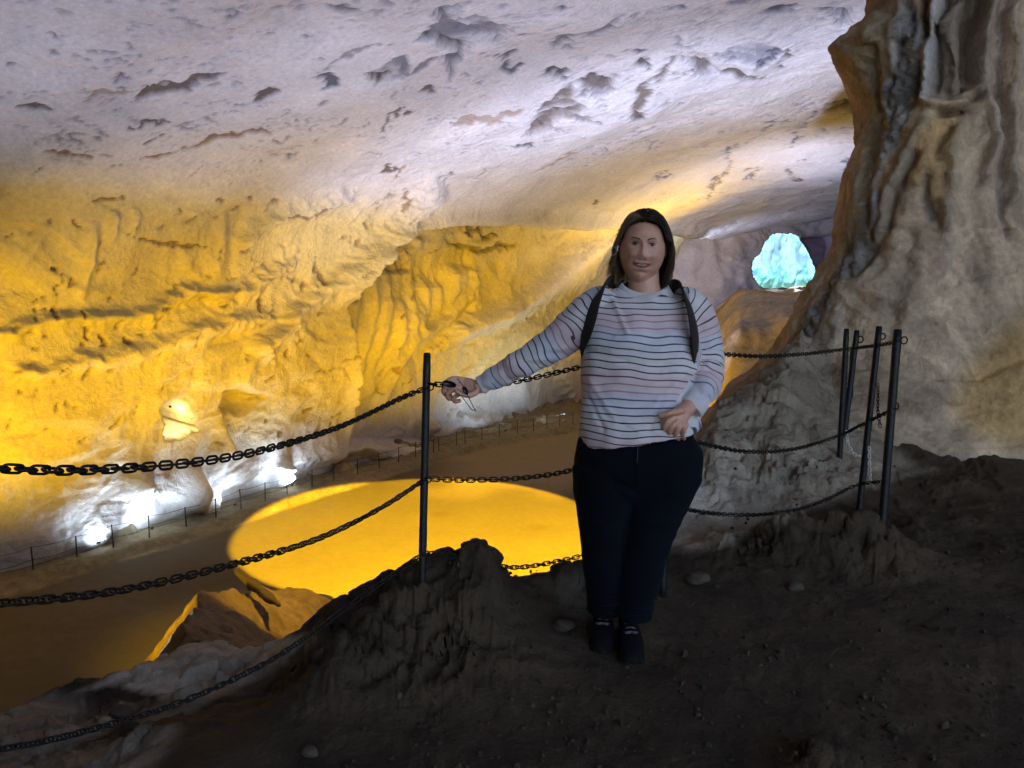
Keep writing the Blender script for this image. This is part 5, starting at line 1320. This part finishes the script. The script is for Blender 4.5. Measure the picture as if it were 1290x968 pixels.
# ---- striped top
def shirt():
    torso = [(Q(812, 367, .045), .090, .058), (Q(812, 372, .035), .140, .080), (Q(812, 381, .03), .200, .100), (Q(811, 396, .03), .222, .125), (Q(809, 414, .02), .222, .145), (Q(808, 434, .01), .222, .158), (Q(806, 456, .01), .222, .155),
             (Q(805, 480, .01), .220, .152), (Q(805, 505, .005), .218, .150), (Q(805, 526, .0), .220, .166), (Q(806, 541, .0), .224, .178), (Q(807, 548, .0), .223, .179)]
    parts = [loft(interp_secs(torso, 60), 64, power=2.2, flat=0.0)]
    ra_ = [(Q(773, 378, .03), .060, .062), (Q(756, 386, .03), .076, .075), (Q(738, 401, .03), .083, .078), (Q(716, 420, .03), .076, .070), (Q(692, 438, .04), .066, .062), (Q(668, 452, .05), .058, .055), (Q(645, 464, .07), .049, .048), (Q(625, 475, .09), .042, .041), (Q(612, 482, .10), .039, .036), (Q(605, 486, .105), .034, .031)]
    parts.append(loft(interp_secs(ra_, 48), 36))
    la_ = [(Q(850, 378, .03), .058, .062), (Q(867, 386, .03), .070, .075), (Q(878, 402, .04), .072, .076), (Q(885, 424, .05), .070, .070), (Q(889, 447, .05), .068, .066), (Q(890, 466, .02), .066, .066), (Q(888, 481, -.03), .062, .060), (Q(882, 495, -.07), .056, .050), (Q(876, 506, -.095), .051, .044), (Q(870.5, 514, -.11), .049, .040)]
    parts.append(loft(interp_secs(la_, 48), 36, flat=0.4))
    for s_ in (-1, 1): parts.append(loft([(Q(808 + s_ * 31, 424, -.125), .005, .005), (Q(808 + s_ * 31, 427, -.10), .066, .040), (Q(808 + s_ * 31, 430, -.06), .082, .06), (Q(808 + s_ * 30, 432, .0), .05, .05)], 24))
    me = remesh(parts, 0.0048, 6, 'shirt', 0.5)
    co = co_of(me); no = no_of(me)
    px_, py_, dd = proj(co)
    # which part of the top each point belongs to
    def axis(keys):
        pts = np.array([list(k[0]) for k in keys]); best = np.full(len(co), 9.0); s_ = np.zeros(len(co)); acc = 0
        for i in range(len(pts) - 1):
            d_ = pts[i + 1] - pts[i]; L = np.linalg.norm(d_); t = np.clip(((co - pts[i]) @ d_) / L ** 2, 0, 1)
            q = np.linalg.norm(co - pts[i] - t[:, None] * d_, axis=1); m = q < best; best = np.where(m, q, best); s_ = np.where(m, acc + t * L, s_); acc += L
        return best, s_, acc
    bR, sR, LR_ = axis(ra_); bL, sL, LL = axis(la_)
    seamR = 745 + 0.0 * py_; 
    isR = (px_ < np.interp(py_, [360, 385, 430, 440], [762, 752, 737, 736])) & (bR < 0.13) & (px_ < 770)
    isL = (px_ > np.interp(py_, [360, 380, 430, 480, 520], [864, 868, 878, 880, 850])) & (bL < 0.115)
    isL = isL | ((bL < 0.064) & (py_ > 470) & (px_ > 850) & (py_ < np.interp(px_, [850, 884], [508, 530])) & (co[:, 1] < Q(800, 500, -.04)[1]))
    # folds in the cloth
    fold = 0.004 * np.sin((sR * 62) + 2.0 * vnoise(co, 0.05, 3)) * sst(0.30, 0.40, sR) * isR + 0.0035 * vnoise(co, (0.06, 0.06, 0.02), 5) * isR
    fold += 0.006 * np.exp(-((sL - 0.42) / 0.14) ** 2) * np.sin(sL * 75 + 3 * vnoise(co, .05, 4)) * isL
    tor = ~(isR | isL)
    fold += tor * (0.007 * vnoise(co, (0.09, 0.09, 0.16), 6) + 0.004 * vnoise(co, (0.05, 0.05, 0.07), 7))
    fold += tor * 0.006 * np.exp(-((py_ - 442 - 0.25 * (px_ - 808) * 0) / 4) ** 2) * np.abs(np.sin((px_ - 770) / 20)) * -1
    for (ax, ay, bx, by_, w_, h_) in [(770, 372, 790, 420, 3, .006), (748, 445, 790, 455, 3, -.004), (745, 480, 775, 530, 4, .005), (862, 440, 835, 470, 4, .006), (866, 470, 828, 505, 4, .006), (760, 520, 800, 545, 3, -.004), (870, 430, 850, 425, 3, -.006), (742, 500, 760, 542, 3, -.005), (835, 500, 820, 540, 4, -.005)]:
        q_, _ = pdist(px_, py_, [(ax, ay), (bx, by_)]); fold += tor * h_ * np.exp(-(q_ / w_) ** 2) * (no[:, 1] < 0)
    co2 = co + no * fold[:, None]; set_co(me, co2)
    # stripe coordinate in metres
    sag = 0.014 * ((px_ - 808) / 75) ** 2 * sst(480, 545, py_) * 1.6
    slope = 0.016 * (px_ - 808) / 75 * sst(380, 430, py_) * (1 - sst(480, 540, py_))
    vt = (py_ - 372) / PPM + (sag + slope * -1) + 0.010 * vnoise(co, (0.10, 0.1, 0.08), 15) * (1 - sst(0.1, 0.2, 0 * py_)) 
    vt = vt - 0.022 * sst(60, 20, np.abs(px_ - 812)) * sst(410, 372, py_)
    sc = np.where(isR, sR * 1.0 + 0.012 * vnoise(co, .06, 8) + 5.0, np.where(isL, sL + 0.010 * vnoise(co, .06, 9) + 9.0, vt))
    a = me.attributes.new('stripe', 'FLOAT', 'POINT'); a.data.foreach_set('value', sc.astype(np.float32))
    # plain white collar band and cuffs
    col_ = sst(0.0, 1.0, (0 * py_))
    nb = np.hypot((px_ - 812) / 37.0, (py_ - 354) / 21.0)
    collar = ((nb < 1.06) & tor & (py_ > 340)).astype(float)
    cuff = (isR & (sR > LR_ - 0.055)).astype(float) + (isL & (sL > LL - 0.060) & (bL < 0.07)).astype(float)
    b_ = me.attributes.new('plain', 'FLOAT', 'POINT'); b_.data.foreach_set('value', np.clip(collar + cuff, 0, 1).astype(np.float32))
    # drop the hem and the neck lid so the cloth is open below
    m, nt, bs = new_mat('striped_jersey')
    at = nt.nodes.new('ShaderNodeAttribute'); at.attribute_name = 'stripe'
    ap = nt.nodes.new('ShaderNodeAttribute'); ap.attribute_name = 'plain'
    def math_(op, a_, b_=None):
        n = nt.nodes.new('ShaderNodeMath'); n.operation = op
        for i_, v_ in enumerate((a_, b_)):
            if v_ is None: continue
            if isinstance(v_, (int, float)): n.inputs[i_].default_value = v_
            else: nt.links.new(v_, n.inputs[i_])
        return n.outputs[0]
    PER = 0.0272
    f = math_('FRACT', math_('DIVIDE', at.outputs['Fac'], PER))
    st = ramp(nt, f, [(0.0, 0), (0.40, 0), (0.45, 1), (0.59, 1), (0.64, 0)]).outputs[0]
    idx = math_('FLOOR', math_('DIVIDE', at.outputs['Fac'], PER))
    grp = math_('FRACT', math_('DIVIDE', math_('ADD', idx, 0.5), 9.0))
    cr = nt.nodes.new('ShaderNodeValToRGB'); cr.color_ramp.interpolation = 'CONSTANT'; e = cr.color_ramp.elements
    cols = [(0.02, 0.02, 0.03), (0.02, 0.018, 0.03), (0.10, 0.03, 0.045), (0.30, 0.17, 0.19), (0.34, 0.20, 0.22), (0.07, 0.08, 0.13), (0.03, 0.03, 0.06), (0.015, 0.015, 0.02), (0.015, 0.015, 0.02)]
    while len(e) < 9: e.new(0.5)
    for i_, c_ in enumerate(cols): e[i_].position = i_ / 9.0; e[i_].color = (*c_, 1)
    nt.links.new(grp, cr.inputs[0])
    cb = nt.nodes.new('ShaderNodeValToRGB'); cb.color_ramp.interpolation = 'EASE'; e = cb.color_ramp.elements
    while len(e) < 4: e.new(0.5)
    for el, (p_, c_) in zip(e, [(0.0, (0.55, 0.50, 0.51)), (0.38, (0.54, 0.41, 0.43)), (0.65, (0.48, 0.465, 0.53)), (1.0, (0.55, 0.50, 0.51))]): el.position = p_; el.color = (*c_, 1)
    nt.links.new(grp, cb.inputs[0])
    notplain = math_('SUBTRACT', 1.0, ap.outputs['Fac'])
    fac = math_('MULTIPLY', st, notplain)
    mx = nt.nodes.new('ShaderNodeMix'); mx.data_type = 'RGBA'; nt.links.new(fac, mx.inputs[0]); nt.links.new(cb.outputs[0], mx.inputs[6]); nt.links.new(cr.outputs[0], mx.inputs[7])
    nn = noise_node(nt, 500, 3, 0.6); n3 = noise_node(nt, 14, 4, 0.6)
    c = mul(nt, mx.outputs[2], ramp(nt, n3.outputs[0], [(0.3, 0.88), (0.7, 1.05)]).outputs[0])
    nt.links.new(c, bs.inputs['Base Color']); bs.inputs['Roughness'].default_value = 0.9; bs.inputs['Sheen Weight'].default_value = 0.25
    bump(nt, bs, [(nn.outputs[0], 0.4, 0.0006), (n3.outputs[0], 0.3, 0.004)])
    link('shirt', me, m, woman)
shirt()
# collar rib and hem rib
M_RIB = plain_mat('white_rib', (0.54, 0.49, 0.50), 0.9, 0, 300, 0.08, 0.0004, sheen=0.3)
m = MB()
n_ = 64; V = []; Fc = []
for rx_, ry_, zo, dz_ in [(.079, .062, .012, .0), (.083, .066, .015, .0), (.090, .073, .010, .002), (.103, .088, -.012, .006), (.109, .094, -.022, .008), (.104, .088, -.026, .006)]:
    for k in range(n_):
        a = 2 * math.pi * k / n_; fr_ = max(0, -math.sin(a))
        V.append(Q(811.5, 362, .030) + Vector((rx_ * math.cos(a), ry_ * math.sin(a), zo - 0.036 * fr_ ** 1.3 + 0.010 * max(0, math.sin(a)))))
for i_ in range(5):
    for k in range(n_): Fc.append((i_ * n_ + k, i_ * n_ + (k + 1) % n_, (i_ + 1) * n_ + (k + 1) % n_, (i_ + 1) * n_ + k))
link('collar', mesh('collar', V, Fc), M_RIB, woman)
# ---- jeans
def jeans():
    hips = [(Q(806, 530, .01), .185, .120), (Q(805, 544, .01), .205, .138), (Q(804, 560, .005), .230, .156), (Q(804, 580, .01), .242, .160), (Q(803, 600, .015), .232, .150), (Q(802, 616, .02), .205, .130), (Q(800, 628, .02), .14, .10)]
    l1 = [(Q(764, 590, .01), .130, .135), (Q(763, 615, .01), .122, .125), (Q(763, 640, .01), .108, .112), (Q(762, 665, .01), .096, .100), (Q(761, 690, .02), .086, .092), (Q(762, 715, .035), .082, .088), (Q(763, 738, .07), .078, .086), (Q(763, 752, .115), .073, .080), (Q(762, 765, .14), .073, .078)]
    l2 = [(Q(840, 590, .01), .134, .135), (Q(832, 615, .005), .126, .125), (Q(824, 640, .0), .114, .112), (Q(818, 665, -.01), .100, .100), (Q(813, 690, -.01), .088, .092), (Q(808, 715, -.005), .084, .088), (Q(803, 738, .02), .080, .086), (Q(799, 755, .055), .073, .080), (Q(797, 770, .08), .073, .078)]
    me = remesh([loft(interp_secs(hips, 30), 56, power=2.2, flat=0.0), loft(interp_secs(l1, 50), 36), loft(interp_secs(l2, 50), 36)], 0.0060, 5, 'jeans', 0.5)
    co = co_of(me); no = no_of(me); px_, py_, _ = proj(co)
    f = 0.004 * vnoise(co, (0.08, 0.08, 0.05), 3) + 0.004 * sst(730, 765, py_) * np.sin(co[:, 2] * 190 + 3 * vnoise(co, .08, 4)) + 0.004 * np.exp(-((py_ - 665) / 30) ** 2) * vnoise(co, (0.1, 0.1, 0.022), 8)
    for (ax, ay, bx, by_, w_, h_) in [(728, 575, 745, 582, 2.5, -.006), (726, 590, 748, 588, 2.5, -.005), (800, 620, 770, 605, 4, -.006), (802, 622, 835, 606, 4, -.006), (803, 545, 803, 618, 1.6, .004), (730, 560, 748, 548, 2, -.004)]:
        q_, _ = pdist(px_, py_, [(ax, ay), (bx, by_)]); f += h_ * np.exp(-(q_ / w_) ** 2) * (no[:, 1] < 0.3)
    set_co(me, co + no * f[:, None])
    m, nt, bs = new_mat('dark_denim')
    n1 = noise_node(nt, 6, 5, 0.6); n2 = noise_node(nt, 420, 3, 0.6, sc3=(1, 1, 0.35))
    c = mul(nt, ramp(nt, n1.outputs[0], [(0.3, (0.0007, 0.0010, 0.0024)), (0.75, (0.0011, 0.0022, 0.006))]).outputs[0], ramp(nt, n2.outputs[0], [(0.3, 0.75), (0.7, 1.3)]).outputs[0])
    nt.links.new(c, bs.inputs['Base Color']); bs.inputs['Roughness'].default_value = 0.95; bs.inputs['Specular IOR Level'].default_value = 0.15; bs.inputs['Sheen Weight'].default_value = 0.015; bs.inputs['Sheen Tint'].default_value = (0.4, 0.6, 1, 1)
    bump(nt, bs, [(n2.outputs[0], 0.4, 0.0006)])
    link('jeans', me, m, woman)
    mb = MB(); mb.tube([Q(803 + 0.4 * math.sin(k), 552 + k * 7, -.17 + .004 * k) for k in range(9)], 0.0018, 6); mb.build('fly_seam', plain_mat('seam_thread', (0.03, 0.03, 0.045), 0.9), woman)
jeans()
# ---- trainers
def shoe(cx_, row, dd, yaw, sink=0.0):
    base = Q(cx_, row, dd); base.z = FLR
    R_ = Matrix.Rotation(yaw, 3, 'Z')
    def S(x, y, z): return base + R_ @ Vector((x, y, z))
    # toe at -y; length 0.265
    prof = [(-0.135, .012, .016, .020), (-0.128, .030, .026, .024), (-0.105, .043, .033, .030), (-0.07, .049, .037, .036), (-0.03, .048, .044, .045), (0.01, .043, .052, .055), (0.045, .039, .056, .062), (0.08, .036, .055, .064), (0.11, .033, .050, .060), (0.128, .020, .040, .050)]
    V, Fc = loft([(S(0, y, zc + 0.012), w, h, R_ @ Vector((0, 1, 0))) for y, w, h, zc in prof], 28, power=2.3) if False else (None, None)
    V = []; Fc = []; n = 28
    arr = catmull([p for p in prof], 4)
    for y, w, h, zc in arr:
        for k in range(n):
            a = 2 * math.pi * k / n; ca, sa = math.cos(a), math.sin(a)
            x = math.copysign(abs(ca) ** 0.85, ca) * w; z = math.copysign(abs(sa) ** 0.85, sa) * h
            V.append(S(x, y, max(0.018, zc + z)))
    m_ = len(arr)
    for i in range(m_ - 1):
        for k in range(n): Fc.append((i * n + k, i * n + (k + 1) % n, (i + 1) * n + (k + 1) % n, (i + 1) * n + k))
    Fc.append(tuple(range(n))[::-1]); Fc.append(tuple((m_ - 1) * n + k for k in range(n)))
    t = thing('shoe', None, None, (base.x, base.y, base.z)); t.parent = woman; t.location = Vector(t.location) - Vector(woman.location)
    ankle = loft([(S(0, .065, .07), .036, .046), (S(0, .07, .11), .038, .048), (S(0, .072, .15), .040, .050)], 24)
    me = remesh([(V, Fc), ankle], 0.004, 3, 'upper', 0.5)
    link('upper', me, M_SHOE, t, local=False); me.transform(Matrix.Translation(-base))
    # sole
    out = [(-.138, 0), (-.130, .028), (-.108, .046), (-.07, .053), (-.03, .050), (.02, .043), (.07, .041), (.11, .038), (.130, .022), (.136, 0)]
    ol = [(x, y) for y, x in out] + [(-x, y) for y, x in out[::-1][1:-1]]
    V = []; Fc = []; n = len(ol)
    for z, s_ in ((0.0, .94), (.004, 1.0), (.020, 1.0), (.024, .96)):
        for x, y in ol: V.append(S(x * s_, y * (1 - (1 - s_) * .4), z + (0.010 if y < -.12 else 0)))
    for i in range(3):
        for k in range(n): Fc.append((i * n + k, i * n + (k + 1) % n, (i + 1) * n + (k + 1) % n, (i + 1) * n + k))
    Fc.append(tuple(range(n))[::-1]); Fc.append(tuple(3 * n + k for k in range(n)))
    me = mesh('sole', V, Fc, False); me.transform(Matrix.Translation(-base)); link('sole', me, M_SOLE, t, local=False)
    lb = MB()
    for k in range(5):
        y = -.035 + k * .021; z = .083 + k * .0095
        lb.tube([S(-.024, y, z - .006), S(-.012, y - .004, z + .003), S(0, y - .006, z + .006), S(.012, y - .004, z + .003), S(.024, y, z - .006)], 0.0026, 6)
    lb.tube([S(0, -.045, .088), S(-.02, -.055, .090), S(-.028, -.04, .088), S(0, -.04, .09)], .0022, 6); lb.tube([S(0, -.045, .088), S(.02, -.057, .090), S(.028, -.04, .088), S(0, -.04, .09)], .0022, 6)
    me = mesh('laces', lb.V, lb.F); me.transform(Matrix.Translation(-base)); link('laces', me, M_LACE, t, local=False)
    tb = MB(); tb.tube([S(0, .052, .128), S(0, .024, .150)], .012, 8)
    me = mesh('tongue', tb.V, tb.F); me.transform(Matrix.Translation(-base)); link('tongue', me, M_SHOE, t, local=False)
shoe(759, 806, 0.165, math.radians(-8))
shoe(793, 806, 0.085, math.radians(-3))
# ---- backpack: two straps over the shoulders and a slim bag behind the back
pack = thing('backpack', 'dark backpack worn by the woman, its two straps over her shoulders', 'backpack', tuple(Q(808, 440, .22)))
def strap(pts, w):
    path = catmull([tuple(Q(*p)) for p in pts], 8); V = []; Fc = []; n = len(path)
    T = np.gradient(path, axis=0); T /= np.linalg.norm(T, axis=1, keepdims=True)
    cen = np.array(Q(808, 430, .03))
    for i in range(n):
        o_ = path[i] - cen; o_[2] *= 0.35
        o_ = o_ - T[i] * (o_ @ T[i]); o_ /= np.linalg.norm(o_); s_ = np.cross(T[i], o_)
        for a, b in ((-1, 0), (-.9, .35), (.9, .35), (1, 0), (.9, -.35), (-.9, -.35)): V.append(path[i] + s_ * w * a + o_ * .010 * b)
    for i in range(n - 1):
        for k in range(6): Fc.append((i * 6 + k, i * 6 + (k + 1) % 6, (i + 1) * 6 + (k + 1) % 6, (i + 1) * 6 + k))
    Fc += [tuple(range(6))[::-1], tuple((n - 1) * 6 + k for k in range(6))]
    link('strap', mesh('strap', V, Fc), M_PACK, pack)
strap([(792, 376, .22), (778, 357, .11), (765, 356, .03), (757, 366, -.055), (750, 382, -.095), (745, 400, -.108), (739, 420, -.08), (732, 440, .0), (738, 455, .13)], 0.030)
strap([(832, 376, .22), (846, 362, .11), (857, 361, .03), (864, 374, -.060), (870, 394, -.100), (874, 415, -.118), (876, 437, -.100), (876, 462, -.02), (872, 476, .10)], 0.027)
me = remesh([loft(interp_secs([(Q(808, 372, .24), .09, .05), (Q(808, 385, .25), .13, .08), (Q(808, 430, .26), .145, .09), (Q(808, 480, .26), .15, .095), (Q(808, 505, .25), .13, .08)], 20), 32, power=3)], 0.008, 4, 'bag', 0.5)
link('bag', me, M_PACK, pack)
# ---- folded sunglasses hanging from the gripping hand
sg = thing('sunglasses', 'folded wire sunglasses with dark lenses held against the chain in the hand', 'sunglasses', tuple(Q(578, 488, .05)))
def lens(c, rx, rz, tilt):
    V = []; n = 24
    for d_ in (-.0012, .0012):
        for k in range(n):
            a = 2 * math.pi * k / n; p = Vector((rx * math.cos(a), d_, rz * math.sin(a))); p.rotate(Matrix.Rotation(tilt, 3, 'Y')); V.append(Vector(c) + p)
    Fc = [tuple(range(n)), tuple(range(n, 2 * n))[::-1]] + [(k, (k + 1) % n, n + (k + 1) % n, n + k) for k in range(n)]
    link('lens', mesh('lens', V, Fc), M_LENS, sg)
    m = MB(); 
    pth = []
    for k in range(n + 1):
        a = 2 * math.pi * k / n; p = Vector((rx * 1.03 * math.cos(a), 0, rz * 1.03 * math.sin(a))); p.rotate(Matrix.Rotation(tilt, 3, 'Y')); pth.append(Vector(c) + p)
    m.tube(pth, .0013, 6); m.build('lens_rim', M_POST, sg)
lens(Q(566, 484, .04), .026, .011, 0.25); lens(Q(586, 492, .045), .008, .016, -0.5)
m = MB(); m.tube([Q(577, 483, .042), Q(580, 482, .04), Q(583, 486, .042)], .0013, 6); m.build('bridge', M_SILVER, sg)
for pts in ([(576, 477, .04), (583, 486, .035), (590, 500, .035), (597, 514, .04), (600, 519, .042)], [(582, 500, .05), (588, 508, .045), (594, 516, .042), (598, 517, .042)]):
    m = MB(); m.tube(catmull([tuple(Q(*p)) for p in pts], 5), .0014, 6); m.build('temple_arm', M_SILVER if pts[0][0] == 576 and False else M_POST, sg)
